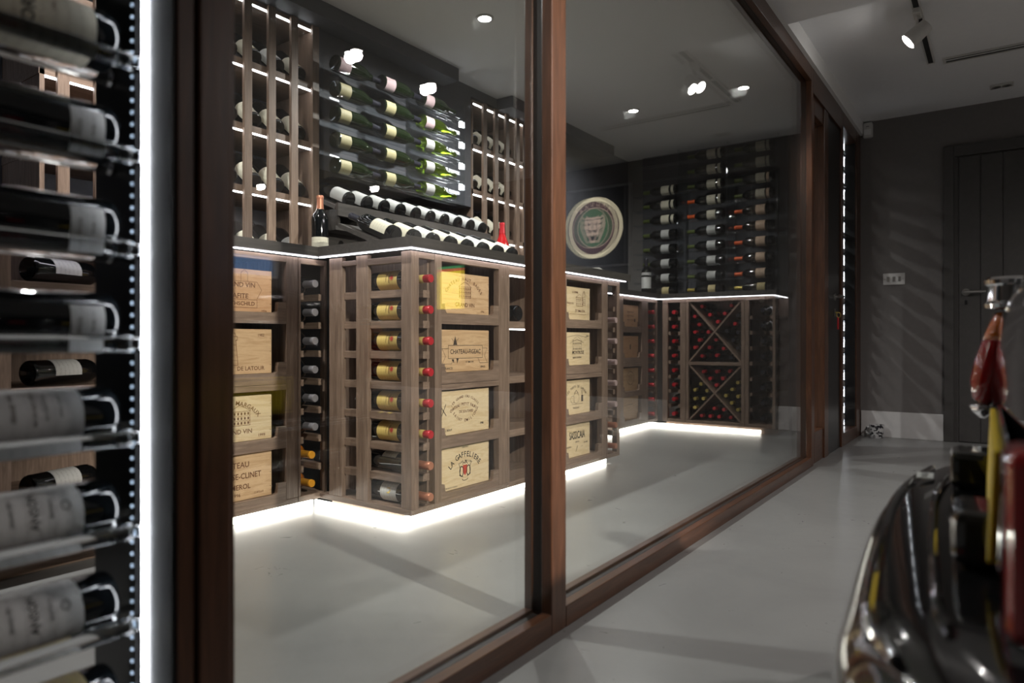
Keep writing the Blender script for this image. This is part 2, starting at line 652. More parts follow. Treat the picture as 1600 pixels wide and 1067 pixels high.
# right garage wall with a window opening, seen only as a reflection in the glass
WY0, WY1, WZ0, WZ1 = 4.25, 4.95, 1.42, 1.70
struct(MB().box(5.0, 5.15, -1.8, WY0, 0, ZC).box(5.0, 5.15, WY1, 5.9, 0, ZC).box(5.0, 5.15, WY0, WY1, 0, WZ0).box(5.0, 5.15, WY0, WY1, WZ1, ZC).build('wall_right', 'grey_wall'))
wn = struct(empty('window_3', (5.05, WY0, WZ0)))
part(wn, 'window_frame', 'white_plastic', (5.03, 5.09, WY0, WY1, WZ0, WZ0 + 0.03), (5.03, 5.09, WY0, WY1, WZ1 - 0.03, WZ1), (5.03, 5.09, WY0, WY0 + 0.03, WZ0 + 0.03, WZ1 - 0.03), (5.03, 5.09, WY1 - 0.03, WY1, WZ0 + 0.03, WZ1 - 0.03))
part(wn, 'pane', 'pane_glass', (5.055, 5.06, WY0 + 0.03, WY1 - 0.03, WZ0 + 0.03, WZ1 - 0.03))
# dark wall panel behind the bottle display, between the two slatted units, and the dark soffits
struct(MB().box(-3.14, XB, 2.235, 3.45, 1.56, ZC).box(-3.14, -2.93, 2.235, 3.45, 1.084, 1.56).build('wall_display', 'charcoal_wall'))
struct(MB().box(-3.14, XB, 4.06, 5.72, 1.084, ZC).build('wall_display_far', 'charcoal_wall'))
struct(MB().box(XB, -2.655, 0.0, 3.18, ZC - 0.076, ZC).box(-3.14, XB, 0.0, 2.235, 2.27, ZC).build('trim_1', 'charcoal_wall'))
struct(MB().box(XB, -2.655, 3.73, 5.2, ZC - 0.076, ZC).box(-3.14, XB, 3.45, 4.06, 2.27, ZC).build('trim_2', 'charcoal_wall'))
# skirtings
struct(MB().box(XF + 0.005, -0.345, YFAR - 0.018, YFAR, 0, 0.187, 0.003).build('baseboard_far', 'skirting_white'))
struct(MB().box(0.585, 5.0, YFAR - 0.018, YFAR, 0, 0.187, 0.003).build('baseboard_far_right', 'skirting_white'))
struct(MB().box(-1.36, XI - 0.001, YFAR - 0.018, YFAR, 0, 0.187, 0.003).build('baseboard_cellar', 'skirting_white'))
# fascia between the head of the glass wall and the raised ceiling
struct(MB().box(XI, XF + 0.02, 3.5, YFAR, ZL + 0.0, ZC).box(XI, XF + 0.02, -1.8, 3.5, ZL, ZC).build('trim_3', 'ceiling_paint'))

# --- the glazed wall
Z0G, Z1G = 0.052, 2.155


def glazed(name, y0, y1, sill=True):
    """big fixed light: sill rail, head rail, gaskets and two panes"""
    e_ = struct(empty(name, ((XF + XI) / 2, y0, 0)))
    part(e_, 'sill', 'frame_y', (XF - 0.028, XF, y0, y1, 0, Z0G), bevel=0.002)
    part(e_, 'sill', 'frame_y', (XI, XF - 0.056, y0, y1, 0, Z0G), bevel=0.002)
    part(e_, 'gasket', 'black_rubber', (XF - 0.056, XF - 0.028, y0, y1, 0, Z0G - 0.008))
    part(e_, 'head', 'frame_y', (XF - 0.028, XF, y0, y1, Z1G, ZL), bevel=0.002)
    part(e_, 'head', 'frame_y', (XI, XF - 0.056, y0, y1, Z1G, ZL), bevel=0.002)
    part(e_, 'gasket', 'black_rubber', (XF - 0.056, XF - 0.028, y0, y1, Z1G + 0.008, ZL))
    part(e_, 'pane', 'pane_glass', (XF - 0.031, XF - 0.029, y0, y1, Z0G - 0.008, Z1G + 0.008))
    part(e_, 'pane', 'pane_glass', (XF - 0.055, XF - 0.053, y0, y1, Z0G - 0.008, Z1G + 0.008))
    return e_


glazed('window_1', 0.564, 1.390)
glazed('window_2', 1.457, 4.104)


def post(name, y0, y1, x1=XF, wd='frame_z'):
    e_ = struct(empty(name, ((XF + XI) / 2, y0, 0)))
    part(e_, 'post', wd, (XI, XF - 0.056, y0, y1, 0, ZL), bevel=0.002)
    part(e_, 'gasket', 'black_rubber', (XF - 0.056, XF - 0.030, y0 + 0.004, y1 - 0.004, 0, ZL))
    part(e_, 'post', wd, (XF - 0.030, x1, y0, y1, 0, ZL), bevel=0.003)
    return e_


pa = struct(empty('trim_4', (XF, 0.477, 0)))          # post between the near bottle bay and the first pane
part(pa, 'post', 'frame_z', (XI, XF - 0.006, 0.482, 0.506, 0, ZL), bevel=0.002)
part(pa, 'post', 'frame_z', (XI, XF, 0.509, 0.556, 0, ZL), bevel=0.003)
part(pa, 'post', 'frame_z', (XI, XF - 0.008, 0.557, 0.566, 0, ZL), bevel=0.001)
part(pa, 'jamb', 'black_trim', (-1.10, XF - 0.010, 0.477, 0.482, 0, ZL))
post('trim_5', 1.390, 1.457)
post('trim_6', 4.104, 4.150)
# glazed door beside the far bottle bay
dr = struct(empty('door_2', ((XF + XI) / 2, 4.15, 0)))
part(dr, 'stile', 'frame_z', (XI + 0.01, XF - 0.012, 4.15, 4.235, 0.0, 2.10), bevel=0.003)
part(dr, 'stile', 'frame_z', (XI + 0.01, XF - 0.004, 4.47, 4.58, 0.0, 2.10), bevel=0.003)
part(dr, 'lock_stile', 'black_trim', (XI + 0.01, XF - 0.012, 4.585, 4.985, 0.0, 2.10), bevel=0.003)
part(dr, 'bottom_rail', 'frame_y', (XI + 0.01, XF - 0.012, 4.235, 4.47, 0.0, 0.18), bevel=0.003)
part(dr, 'top_rail', 'frame_y', (XI + 0.01, XF - 0.012, 4.235, 4.47, 2.0, 2.10), bevel=0.003)
part(dr, 'pane', 'pane_glass', (XF - 0.041, XF - 0.039, 4.235, 4.47, 0.18, 2.0))
hd = MB()
hd.tube((XF - 0.012, 4.80, 0.985), (XF + 0.042, 4.80, 0.985), 0.008, 10)
hd.tube((XF + 0.040, 4.808, 0.985), (XF + 0.040, 4.67, 0.985), 0.008, 10)
hd.tube((XF - 0.011, 4.80, 0.985), (XF - 0.004, 4.80, 0.985), 0.024, 16)
for p_ in (hd,):
    bmesh.ops.translate(p_.bm, verts=p_.bm.verts, vec=(-dr.location.x, -dr.location.y, 0))
hd.build('handle', 'steel', dr, True)
part(dr, 'lock_plate', 'steel', (XF - 0.0115, XF - 0.006, 4.785, 4.815, 0.86, 0.91))
struct(MB().box(XI, XF, 4.15, 4.99, 2.10, ZL).build('trim_7', 'frame_y'))
post('trim_8', 4.99, 5.04, XF, 'frame_z')
struct(MB().box(XI, XF, 5.04, 5.54, 0, 0.085, 0.003).build('trim_9', 'frame_y'))
struct(MB().box(XI, XF, 5.04, 5.54, 2.14, ZL, 0.003).build('trim_10', 'frame_y'))
pe = struct(empty('trim_11', (XF, 5.54, 0)))
part(pe, 'post', 'frame_z', (XI, XF, 5.548, YFAR, 0, ZL), bevel=0.003)
part(pe, 'jamb', 'black_trim', (-1.10, XF - 0.010, 5.541, 5.547, 0, ZL))

# plank door in the far wall
d1 = struct(empty('door_1', (0.12, YFAR, 0)))
part(d1, 'architrave', 'door_grey', (-0.345, -0.285, YFAR - 0.03, YFAR, 0, 2.06), (-0.285, 0.525, YFAR - 0.03, YFAR, 1.985, 2.06), (0.525, 0.585, YFAR - 0.03, YFAR, 0, 2.06), bevel=0.004)
part(d1, 'stop', 'door_grey', (-0.285, -0.262, YFAR - 0.012, YFAR, 0, 1.985), (0.502, 0.525, YFAR - 0.012, YFAR, 0, 1.985))
for k in range(6):
    x0 = -0.258 + k * 0.126
    part(d1, 'plank', 'door_grey', (x0 + 0.002, x0 + 0.124, YFAR - 0.010, YFAR, 0.006, 1.98), bevel=0.003)
hd = MB()
hd.tube((-0.215 - 0.12, -0.012, 1.04), (-0.215 - 0.12, -0.055, 1.04), 0.009, 10)
hd.tube((-0.225 - 0.12, -0.055, 1.04), (-0.10 - 0.12, -0.055, 1.04), 0.009, 10)
hd.tube((-0.215 - 0.12, -0.010, 1.04), (-0.215 - 0.12, -0.018, 1.04), 0.025, 16)
hd.build('handle', 'steel', d1, True)
part(d1, 'escutcheon', 'black_trim', (-0.222, -0.208, YFAR - 0.014, YFAR - 0.01, 0.955, 0.985))

# ------------------------------------------------------------------ worktops and cabinets
ZW0, ZW1 = 1.045, 1.083
XR = -2.30        # face of the recessed runs
XP = -1.78        # face of the projecting run
YP0, YP1 = 1.86, 3.59
YC = 5.28         # face of the far cabinets

wt = tag(empty('worktop', (-2.5, 2.7, ZW0)), 'long dark wooden worktop stepping forward over the case racks', 'worktop')
pts = [(-3.14, 0.0), (XR + 0.035, 0.0), (XR + 0.035, YP0 - 0.035), (XP + 0.035, YP0 - 0.035), (XP + 0.035, YP1 + 0.035), (XR + 0.035, YP1 + 0.035), (XR + 0.035, YC - 0.03),
       (-1.36, YC - 0.03), (-1.36, YFAR), (-3.14, YFAR)]
mb = MB().prism([(x + 2.5, y - 2.7) for x, y in pts], 'z', 0, ZW1 - ZW0)
mb.build('top', 'worktop_wood', wt)
zz = (ZW0 - 0.0045, ZW0 - 0.0005)
for b_ in ((XR + 0.006, XR + 0.016, 0.3, YP0 - 0.02), (XR + 0.02, XP + 0.016, YP0 - 0.018, YP0 - 0.008), (XP + 0.006, XP + 0.016, YP0 - 0.008, YP1 + 0.012),
           (XR + 0.006, XR + 0.016, YP1 + 0.04, YC - 0.02), (XR + 0.02, -1.39, YC - 0.018, YC - 0.008), (-1.388, -1.378, YC - 0.01, YFAR - 0.065)):
    part(wt, 'light_strip', 'led_counter', (*b_, *zz))

# plinth boards, set back, with the floor light strip in front of them
ROWZ = [0.935 - 0.1165 * k for k in range(8)]            # centres of the eight bottle rows
CASEZ = [0.812, 0.577, 0.325, 0.105]                     # undersides of the four wine cases
ZB = 0.055                                               # underside of the cabinets' base boards


def face_part(e_, name, mat, plane, a0, a1, z0, z1, t=0.022, off=0.0):
    """a board lying in a cabinet face. plane = ('x', X) faces +X and runs along Y; ('y', Y) faces -Y and runs along X"""
    k, c = plane
    if k == 'x':
        return part(e_, name, mat, (c - t + off, c + off, a0, a1, z0, z1), bevel=0.0015)
    return part(e_, name, mat, (a0, a1, c - off, c + t - off, z0, z1), bevel=0.0015)


def carcase(e_, plane, a0, a1, depth, back=True):
    k, c = plane
    if k == 'x':
        part(e_, 'base_board', 'walnut_y', (c - depth, c, a0, a1, ZB, 0.078), bevel=0.002)
        part(e_, 'back_panel', 'walnut_z', (c - depth, c - depth + 0.01, a0, a1, 0.078, ZW0 - 0.001))
        part(e_, 'plinth', 'walnut_y', (c - depth + 0.02, c - 0.10, a0, a1, 0, ZB))
    else:
        part(e_, 'base_board', 'walnut_x', (a0, a1, c, c + depth, ZB, 0.078), bevel=0.002)
        part(e_, 'back_panel', 'walnut_z', (a0, a1, c + depth - 0.01, c + depth, 0.078, ZW0 - 0.001))
        part(e_, 'plinth', 'walnut_x', (a0, a1, c + 0.08, c + depth, 0, ZB))


def stile(e_, plane, a0, a1, z0=0.078, z1=ZW0 - 0.009):
    return face_part(e_, 'stile', 'walnut_z', plane, a0, a1, z0, z1, 0.03)


def case_rack(label, plane, a0, a1, s0, s1, cases, depth=0.46):
    """a0..a1 unit width, s0/s1 stile widths; trays with notched fronts"""
    k, c = plane
    loc = (c - depth / 2, (a0 + a1) / 2, 0) if k == 'x' else ((a0 + a1) / 2, c + depth / 2, 0)
    e_ = empty('case_rack', loc, label, 'wine rack', 'racks for wooden wine cases')
    carcase(e_, plane, a0, a1, depth)
    stile(e_, plane, a0, a0 + s0)
    stile(e_, plane, a1 - s1, a1)
    i0, i1 = a0 + s0, a1 - s1
    part(e_, 'side_panel', 'walnut_z', (c - depth, c - 0.03, a0, a0 + 0.018, 0.078, ZW0 - 0.009))
    part(e_, 'side_panel', 'walnut_z', (c - depth, c - 0.03, a1 - 0.018, a1, 0.078, ZW0 - 0.009))
    face_part(e_, 'top_rail', 'walnut_y', plane, i0, i1, 1.012, ZW0 - 0.009, 0.025)
    face_part(e_, 'rail', 'walnut_y', plane, i0, i1, 0.510, 0.532, 0.025)
    for z in CASEZ:
        t_ = MB()
        L = e_.location
        zf0, zf1 = z - 0.043, z - 0.004
        Y0, Y1 = i0 - L.y, i1 - L.y
        pr = [(Y0, zf0), (Y1, zf0), (Y1, z + 0.042), (Y1 - 0.036, z + 0.042), (Y1 - 0.040, z + 0.006), (Y1 - 0.052, zf1 + 0.004), (Y0 + 0.030, zf1 + 0.004), (Y0 + 0.022, z + 0.012), (Y0 + 0.018, z + 0.036), (Y0, z + 0.036)]
        t_.prism(pr, 'x', c - 0.020 - L.x, c - 0.001 - L.x)
        tr = t_.build('tray_front', 'walnut_y', e_)
        part(e_, 'tray', 'walnut_y', (c - depth + 0.02, c - 0.021, i0, i1, z - 0.018, z - 0.0005))
    return e_, i0, i1


def bottle_rack(label, plane, a0, a1, s0, s1, depth=0.34, sides=True, brackets=True):
    k, c = plane
    loc = (c - depth / 2, (a0 + a1) / 2, 0) if k == 'x' else ((a0 + a1) / 2, c + depth / 2, 0)
    e_ = empty('bottle_rack', loc, label, 'wine rack', 'columns holding single bottles')
    carcase(e_, plane, a0, a1, depth)
    if s0:
        stile(e_, plane, a0, a0 + s0)
    if s1:
        stile(e_, plane, a1 - s1, a1)
    g = 'walnut_y' if k == 'x' else 'walnut_x'
    face_part(e_, 'top_rail', g, plane, a0 + s0, a1 - s1, 1.012, ZW0 - 0.009, 0.025)
    for z in ROWZ:
        zz_ = (z - 0.066, z - 0.0395)
        if k == 'x':
            part(e_, 'cradle', 'walnut_x', (c - depth + 0.02, c - 0.012, a0 + s0 * 0.3, a0 + s0 + 0.022, *zz_))
            part(e_, 'cradle', 'walnut_x', (c - depth + 0.02, c - 0.012, a1 - s1 - 0.022, a1 - s1 * 0.3, *zz_))
        else:
            part(e_, 'cradle', 'walnut_y', (a0 + s0 * 0.3, a0 + s0 + 0.022, c + 0.012, c + depth - 0.02, *zz_))
            part(e_, 'cradle', 'walnut_y', (a1 - s1 - 0.022, a1 - s1 * 0.3, c + 0.012, c + depth - 0.02, *zz_))
    return e_


PX, PR, PF = ('x', XP), ('x', XR), ('y', YC)
# recessed run near the first pane
shelf0 = empty('shelf_unit', (-2.5, 0.85, 0), 'dark wooden shelf unit seen behind the near lit bottle bay', 'shelf unit')
carcase(shelf0, PR, 0.55, 1.24, 0.46)
for a0, a1 in ((0.55, 0.60), (0.715, 0.775), (1.19, 1.24)):
    stile(shelf0, PR, a0, a1)
for z in (0.18, 0.52, 0.83):
    part(shelf0, 'shelf', 'walnut_y', (XR - 0.44, XR - 0.002, 0.55, 1.24, z, z + 0.045), bevel=0.002)
ra, ra0, ra1 = case_rack('case rack in the recess holding the four boxes with brown lettering', PR, 1.25, 1.755, 0.045, 0.055, 4)
bottle_rack('narrow bottle column in the inner corner, caps facing the glass', PR, 1.757, 1.90, 0.012, 0.012, 0.36)
# projecting run
e_ = empty('bottle_rack', (-2.04, 1.925, 0), 'open corner rack of the projecting run with yellow labelled bottles', 'wine rack', 'columns holding single bottles')
cr = e_
part(e_, 'base_board', 'walnut_x', (XR + 0.01, XP, YP0, 1.988, ZB, 0.078), bevel=0.002)
part(e_, 'plinth', 'walnut_x', (XR + 0.01, XP - 0.10, YP0 + 0.06, 1.988, 0, ZB))
part(e_, 'back_panel', 'walnut_z', (XR + 0.012, XP - 0.03, 1.978, 1.988, 0.078, ZW0 - 0.009))
LF = ('y', YP0)
for x0, x1 in ((-2.238, -2.160), (-2.078, -2.012), (-1.832, XP)):
    face_part(e_, 'stile', 'walnut_z', LF, x0, x1, 0.078, ZW0 - 0.009, 0.020)
part(e_, 'stile', 'walnut_z', (XP - 0.030, XP, YP0 + 0.0195, YP0 + 0.040, 0.078, ZW0 - 0.009))
face_part(e_, 'top_rail', 'walnut_y', PX, YP0 + 0.040, 1.988, 1.012, ZW0 - 0.009, 0.025)
face_part(e_, 'top_rail', 'walnut_x', LF, -2.160, -2.078, 1.000, 1.020, 0.025)
face_part(e_, 'top_rail', 'walnut_x', LF, -2.012, -1.832, 0.995, 1.020, 0.025)
for z in ROWZ:
    zz_ = (z - 0.068, z - 0.0395)
    part(e_, 'cradle', 'walnut_x', (-2.012, -1.832, YP0 + 0.012, YP0 + 0.042, *zz_), bevel=0.001)
    part(e_, 'cradle', 'walnut_x', (-2.160, -2.078, YP0 + 0.012, YP0 + 0.042, *zz_), bevel=0.001)
    part(e_, 'cradle', 'walnut_x', (-2.012, -1.795, 1.940, 1.976, *zz_), bevel=0.001)
pl, pl0, pl1 = case_rack('case rack beside the open corner with the red crested box lowest', PX, 1.990, 2.465, 0.040, 0.062, 4)
e_ = empty('shelf_unit', (-2.0, 2.7, 0), 'middle shelf unit of the projecting run with lit open shelves', 'shelf unit')
carcase(e_, PX, 2.467, 2.93, 0.46)
stile(e_, PX, 2.467, 2.482)
stile(e_, PX, 2.885, 2.93)
for z in (0.790, 0.545, 0.305):
    part(e_, 'shelf', 'walnut_y', (XP - 0.44, XP - 0.012, 2.467, 2.93, z - 0.032, z), bevel=0.002)
part(e_, 'light_strip', 'led_white', (XP - 0.03, XP - 0.024, 2.485, 2.88, 0.752, 0.7575))
part(e_, 'light_strip', 'led_white', (XP - 0.03, XP - 0.024, 2.485, 2.88, 0.992, 0.9975))
face_part(e_, 'top_rail', 'walnut_y', PX, 2.482, 2.885, 0.998, ZW0 - 0.009, 0.025)
pr_, pr0, pr1 = case_rack('case rack near the end of the projecting run, straw coloured boxes', PX, 2.932, 3.398, 0.040, 0.056, 4)
er = bottle_rack('end column of the projecting run with pale and copper caps', PX, 3.400, 3.555, 0.010, 0.035, 0.46)
# recessed run beyond and the far cabinets
rr, rr0, rr1 = case_rack('shaded case rack in the far recess beyond the projecting run', PR, 4.58, 5.075, 0.075, 0.10, 4)
bottle_rack('dim bottle column in the far inner corner of the recess', PR, 5.077, 5.275, 0.015, 0.03, 0.30)
bottle_rack('narrow far column of red capped bottles beside the diamond bins', PF, -2.26, -2.065, 0.045, 0.045, 0.36)
bottle_rack('far end column of bottles with white labels by the grey wall', PF, -1.598, -1.375, 0.030, 0.02, 0.40)
db = empty('diamond_bin', (-1.83, YC + 0.2, 0), 'dark diamond bin rack with crossed dividers against the far wall', 'wine rack')
carcase(db, PF, -2.063, -1.600, 0.40)
stile(db, PF, -2.063, -2.040)
stile(db, PF, -1.625, -1.600)
face_part(db, 'middle_rail', 'walnut_x', PF, -2.040, -1.625, 0.515, 0.540, 0.025)
face_part(db, 'top_rail', 'walnut_x', PF, -2.040, -1.625, 1.012, ZW0 - 0.009, 0.025)
for z0, z1 in ((0.079, 0.515), (0.540, 1.012)):
    for s_ in (0, 1):
        xa, xb_ = (-2.038, -1.627)
        za, zb_ = (z0, z1) if s_ == 0 else (z1, z0)
        L = db.location
        dx, dz = xb_ - xa, zb_ - za
        ln = math.hypot(dx, dz)
        nx, nz = -dz / ln * 0.006, dx / ln * 0.006
        m_ = MB().prism([(xa + nx - L.x, za + nz), (xa - nx - L.x, za - nz), (xb_ - nx - L.x, zb_ - nz), (xb_ + nx - L.x, zb_ + nz)], 'y', YC + 0.006 - L.y + 0.002 * s_, YC + 0.36 - L.y)
        m_.build('divider', 'walnut_y', db)

# floor light strips along the plinths
ls = tag(empty('floor_light_strip', (-2.0, 2.6, 0)), 'bright white light strip under the stepped cabinets along the floor', 'light strip')
for b_ in ((XR - 0.098, XR - 0.088, 1.22, YP0 + 0.04), (XR - 0.088, XP - 0.1, YP0 + 0.046, YP0 + 0.056), (XP - 0.098, XP - 0.088, YP0 + 0.05, YP1 - 0.03),
           (XR - 0.098, XR - 0.088, 4.0, YC + 0.06), (XR - 0.088, -1.50, YC + 0.066, YC + 0.076)):
    part(ls, 'segment', 'led_plinth', (*b_, 0.003, 0.028))

# ------------------------------------------------------------------ slatted display units above the worktop
TIERS = [2.235, 1.940, 1.650, 1.372]       # light strips at the front of each shelf (undersides)
XS = -2.76


def slat_unit(label, y0, y1, slats):
    e_ = empty('slatted_rack', (XS - 0.15, (y0 + y1) / 2, ZW1), label, 'wine rack', 'slatted bottle displays above the worktop')
    part(e_, 'back_panel', 'charcoal_wall', (-3.135, -3.12, y0, y1, ZW1 + 0.001, 2.268))
    for s in slats:
        part(e_, 'slat', 'walnut_z', (XS - 0.018, XS, s - 0.020, s + 0.020, ZW1 + 0.001, 2.2535), bevel=0.002)
    for k, z in enumerate(TIERS):
        part(e_, 'shelf', 'walnut_y', (-3.12, XS - 0.020, y0, y1, z, min(z + 0.030, 2.2535)))
        part(e_, 'light_strip', 'led_white', (XS - 0.032, XS - 0.024, y0 + 0.01, y1 - 0.01, z - 0.006, z - 0.0005))
        zs_ = (1.970, 1.680, 1.402, ZW1)[k]
        part(e_, 'neck_rail', 'walnut_y', (-3.035, -3.021, y0 + 0.018, y1 - 0.018, zs_ + 0.163, zs_ + 0.177))
    part(e_, 'side_panel', 'walnut_z', (-3.12, XS - 0.02, y1 - 0.018, y1 - 0.002, ZW1 + 0.001, 2.235))
    part(e_, 'side_panel', 'walnut_z', (-3.12, XS - 0.02, y0 + 0.002, y0 + 0.018, ZW1 + 0.001, 2.235))
    return e_


SL = [2.213 - 0.1245 * k for k in range(10)]
slat_unit('slatted wall rack next to the clear wall rack, above the recessed worktop', 1.02, 2.233, SL)
SR = [3.577 + 0.1250 * k for k in range(4)]
slat_unit('slatted wall rack behind the red bottle', 3.455, 4.055, SR)

# ------------------------------------------------------------------ bottles
PROF = {
    'bordeaux': [(0, 0.014), (0.018, 0.010), (0.031, 0.0012), (0.0345, 0), (0.0375, 0.003), (0.0385, 0.010), (0.0385, 0.188), (0.0372, 0.200), (0.0325, 0.212), (0.0240, 0.2215), (0.0180, 0.230), (0.0152, 0.242), (0.0145, 0.262), (0.0142, 0.286), (0.0155, 0.288), (0.0155, 0.296), (0.0140, 0.3), (0, 0.3)],
    'burgundy': [(0, 0.014), (0.018, 0.010), (0.033, 0.0012), (0.036, 0), (0.0395, 0.003), (0.0405, 0.010), (0.0405, 0.150), (0.0392, 0.168), (0.0345, 0.188), (0.0270, 0.207), (0.0205, 0.224), (0.0165, 0.243), (0.0148, 0.265), (0.0142, 0.286), (0.0155, 0.288), (0.0155, 0.296), (0.0140, 0.3), (0, 0.3)],
}
NECK = {'bordeaux': [(0.0162, 0.238), (0.0153, 0.262), (0.0151, 0.2865), (0.0163, 0.2875), (0.0163, 0.2965), (0.0148, 0.3008), (0, 0.3008)],
        'burgundy': [(0.0182, 0.240), (0.0158, 0.265), (0.0151, 0.2865), (0.0163, 0.2875), (0.0163, 0.2965), (0.0148, 0.3008), (0, 0.3008)]}
_bm = {}


def bottle_mesh(shape, kind, mat, seg):
    key = (shape, kind, mat, seg)
    if key not in _bm:
        m_ = MB()
        m_.lathe(PROF[shape] if kind == 'body' else NECK[shape], seg)
        _bm[key] = m_.mesh(kind, mat, True)
    return _bm[key]


def label_mesh(shape, mat, z0, z1, half, seg):
    key = (shape, mat, z0, z1, half, seg)
    if key not in _bm:
        r = (0.0385 if shape == 'bordeaux' else 0.0405) + 0.0006
        n = max(6, int(seg * half / 180))
        bm = bmesh.new()
        zs = [z0 + (z1 - z0) * i / 3 for i in range(4)]
        G = [[bm.verts.new((r * math.cos(math.radians(-half + 2 * half * i / n)), r * math.sin(math.radians(-half + 2 * half * i / n)), z)) for i in range(n + 1)] for z in zs]
        for A, B in zip(G, G[1:]):
            for i in range(n):
                bm.faces.new((A[i], A[i + 1], B[i + 1], B[i]))
        me = bpy.data.meshes.new('label')
        bm.to_mesh(me)
        bm.free()
        me.materials.append(MAT[mat])
        for p in me.polygons:
            p.use_smooth = True
        _bm[key] = me
    return _bm[key]


def wrap(ink, name, mat, shape, z):
    """print wound round the bottle, reading as when the bottle stands"""
    r = (0.0385 if shape == 'bordeaux' else 0.0405) + 0.0011
    return ink.mesh(name, mat, lambda x, y: (r * math.cos(x / r), r * math.sin(x / r), z + y))


def bottle(label, base, axis, up=(0, 0, 1), shape='bordeaux', glass='bottle_glass', lab='label_cream', cap='cap_black', z=(0.045, 0.145), half=105,
           band=None, group=None, seg=20, scale=1.0, prints=None, neck=None, cat='wine bottle'):
    a = Vector(axis).normalized()
    u_ = Vector(up)
    u_ = (u_ - a * u_.dot(a)).normalized()
    v_ = a.cross(u_)
    M = Matrix((u_, v_, a)).transposed().to_4x4()
    M = Matrix.Translation(Vector(base)) @ M @ Matrix.Scale(scale, 4)
    e_ = bpy.data.objects.new('wine_bottle', None)
    COL.objects.link(e_)
    e_.empty_display_size = 0.03
    e_.matrix_world = M
    tag(e_, label, cat, group)
    add('body', bottle_mesh(shape, 'body', glass, seg), e_)
    if cap:
        add('capsule', bottle_mesh(shape, 'cap', cap, seg), e_)
    if lab:
        l_ = add('label', label_mesh(shape, lab, z[0], z[1], half, seg), e_)
        for pm in (prints or []):
            add('print', pm, l_)
    if neck:
        if ('neck', neck) not in _bm:
            _bm[('neck', neck)] = MB().lathe([(0.0158, 0.2455), (0.0160, 0.246), (0.0158, 0.270), (0.0155, 0.2705)], 20).mesh('neck_label', neck, True)
        add('neck_label', _bm[('neck', neck)], e_)
    if band:
        add('band', label_mesh(shape, band[0], band[1], band[2], half, seg), e_)
    return e_


RB = 0.0385
# --- near and far lit acrylic bays in the glass wall
def bay(label, y1, rows, z0, pitch, solid, xs, xc=-1.005, rr=0.0425):
    """y1 = lit jamb; rods along Y carry bottles whose bases point at the jamb"""
    e_ = empty('acrylic_rack', (-1.0, y1 - 0.2, 0), label, 'bottle display')
    L = e_.location
    mt = 'acrylic_solid' if solid else 'acrylic'
    led_m = 'led_bay' if solid else 'led_bay_far'
    for k in range(rows):
        z = z0 + k * pitch
        for x in (xc + rr, xc - rr):
            m_ = MB()
            m_.tube((x - L.x, y1 - 0.003 - L.y, z), (x - L.x, y1 - 0.40 - L.y, z), 0.0115, 14)
            m_.build('rod', mt, e_, True)
    zt = z0 + rows * pitch
    part(e_, 'light_strip', led_m, (xs - 0.002, xs + 0.002, y1 - 0.004, y1 - 0.001, max(0.09, z0 - 0.1), zt))
    if solid:
        for k in range(rows):
            z = z0 + k * pitch
            MB().tube((xs - 0.001 - L.x, y1 - 0.006 - L.y, z), (xs - 0.001 - L.x, y1 - 0.0045 - L.y, z), 0.0085, 16).build('rod_end', 'frosted_acrylic', e_)
    return e_


NB_Z = [0.189 + 0.127 * k for k in range(9)]
bay('near clear acrylic bottle rack with bright vertical light strip', 0.477, 9, 0.189, 0.127, True, -0.9515)
# dotted strip further back on the same jamb: every diode is a bead on a black tape
dt = tag(empty('diode_tape', (-1.0, 0.474, 0)), 'black vertical tape with small blue white diodes behind the near bottles', 'light strip')
part(dt, 'tape', 'black_trim', (-0.994, -0.972, 0.4745, 0.4765, 0.05, 1.5))
plain('diode', (0.5, 0.6, 0.8), 0.4, emit=(0.6, 0.8, 1.0), es=0.35)
m_ = MB()
m_.lathe([(0, 0.0), (0.0025, 0.0), (0.0020, 0.0014), (0, 0.002)], 8)
dm = m_.mesh('diode', 'diode', True)
for k in range(84):
    add('diode', dm, dt, Matrix.Translation((0.017, 0.0004, 0.06 + k * 0.0165)) @ Matrix.Rotation(math.pi / 2, 4, 'X'))

near_print = {
    8: None}
inkA = Ink().text('ORIO', 0.0, 0.0, 0.020, 1.0)
pA = wrap(inkA, 'print', 'print_black', 'bordeaux', 0.105)
pA2 = wrap(Ink().rect(-0.035, 0.035, 0, 0.0008).rect(-0.035, 0.035, -0.004, -0.0036).text('1996', 0.005, 0.012, 0.007), 'print', 'brand_brown', 'bordeaux', 0.066)
pA3 = wrap(Ink().rect(-0.008, 0.008, -0.007, 0.007).poly([(-0.012, 0.006), (0.012, 0.006), (0.008, 0.012), (-0.008, 0.012)]), 'print', 'print_black', 'bordeaux', 0.138)
pB = wrap(Ink().text('ANSON', 0.0, 0.0, 0.013, 1.1).rect(-0.03, 0.03, -0.045, -0.0444).rect(-0.03, 0.03, 0.036, 0.0366).text('GRAND CRU', 0, 0.024, 0.0055).text('BORDEAUX', 0, -0.018, 0.005).ring(0, -0.034, 0.006, 0.005, 0.001), 'print', 'print_black', 'bordeaux', 0.098)
pC = wrap(Ink().text('GRAND VIN', 0, 0.022, 0.007).text('MIS EN BOUTEILLE', 0, 0.0, 0.006).text('AU CHATEAU', 0, -0.012, 0.006).text('APPELLATION', 0, -0.028, 0.005).rect(-0.032, 0.032, 0.04, 0.0406), 'print', 'brand_dark', 'bordeaux', 0.098)
pD = wrap(Ink().text('ROUGE', 0, 0.010, 0.006).text('750 ML', 0, -0.006, 0.005).rect(-0.016, 0.016, 0.001, 0.0016), 'print', 'brand_dark', 'bordeaux', 0.040)
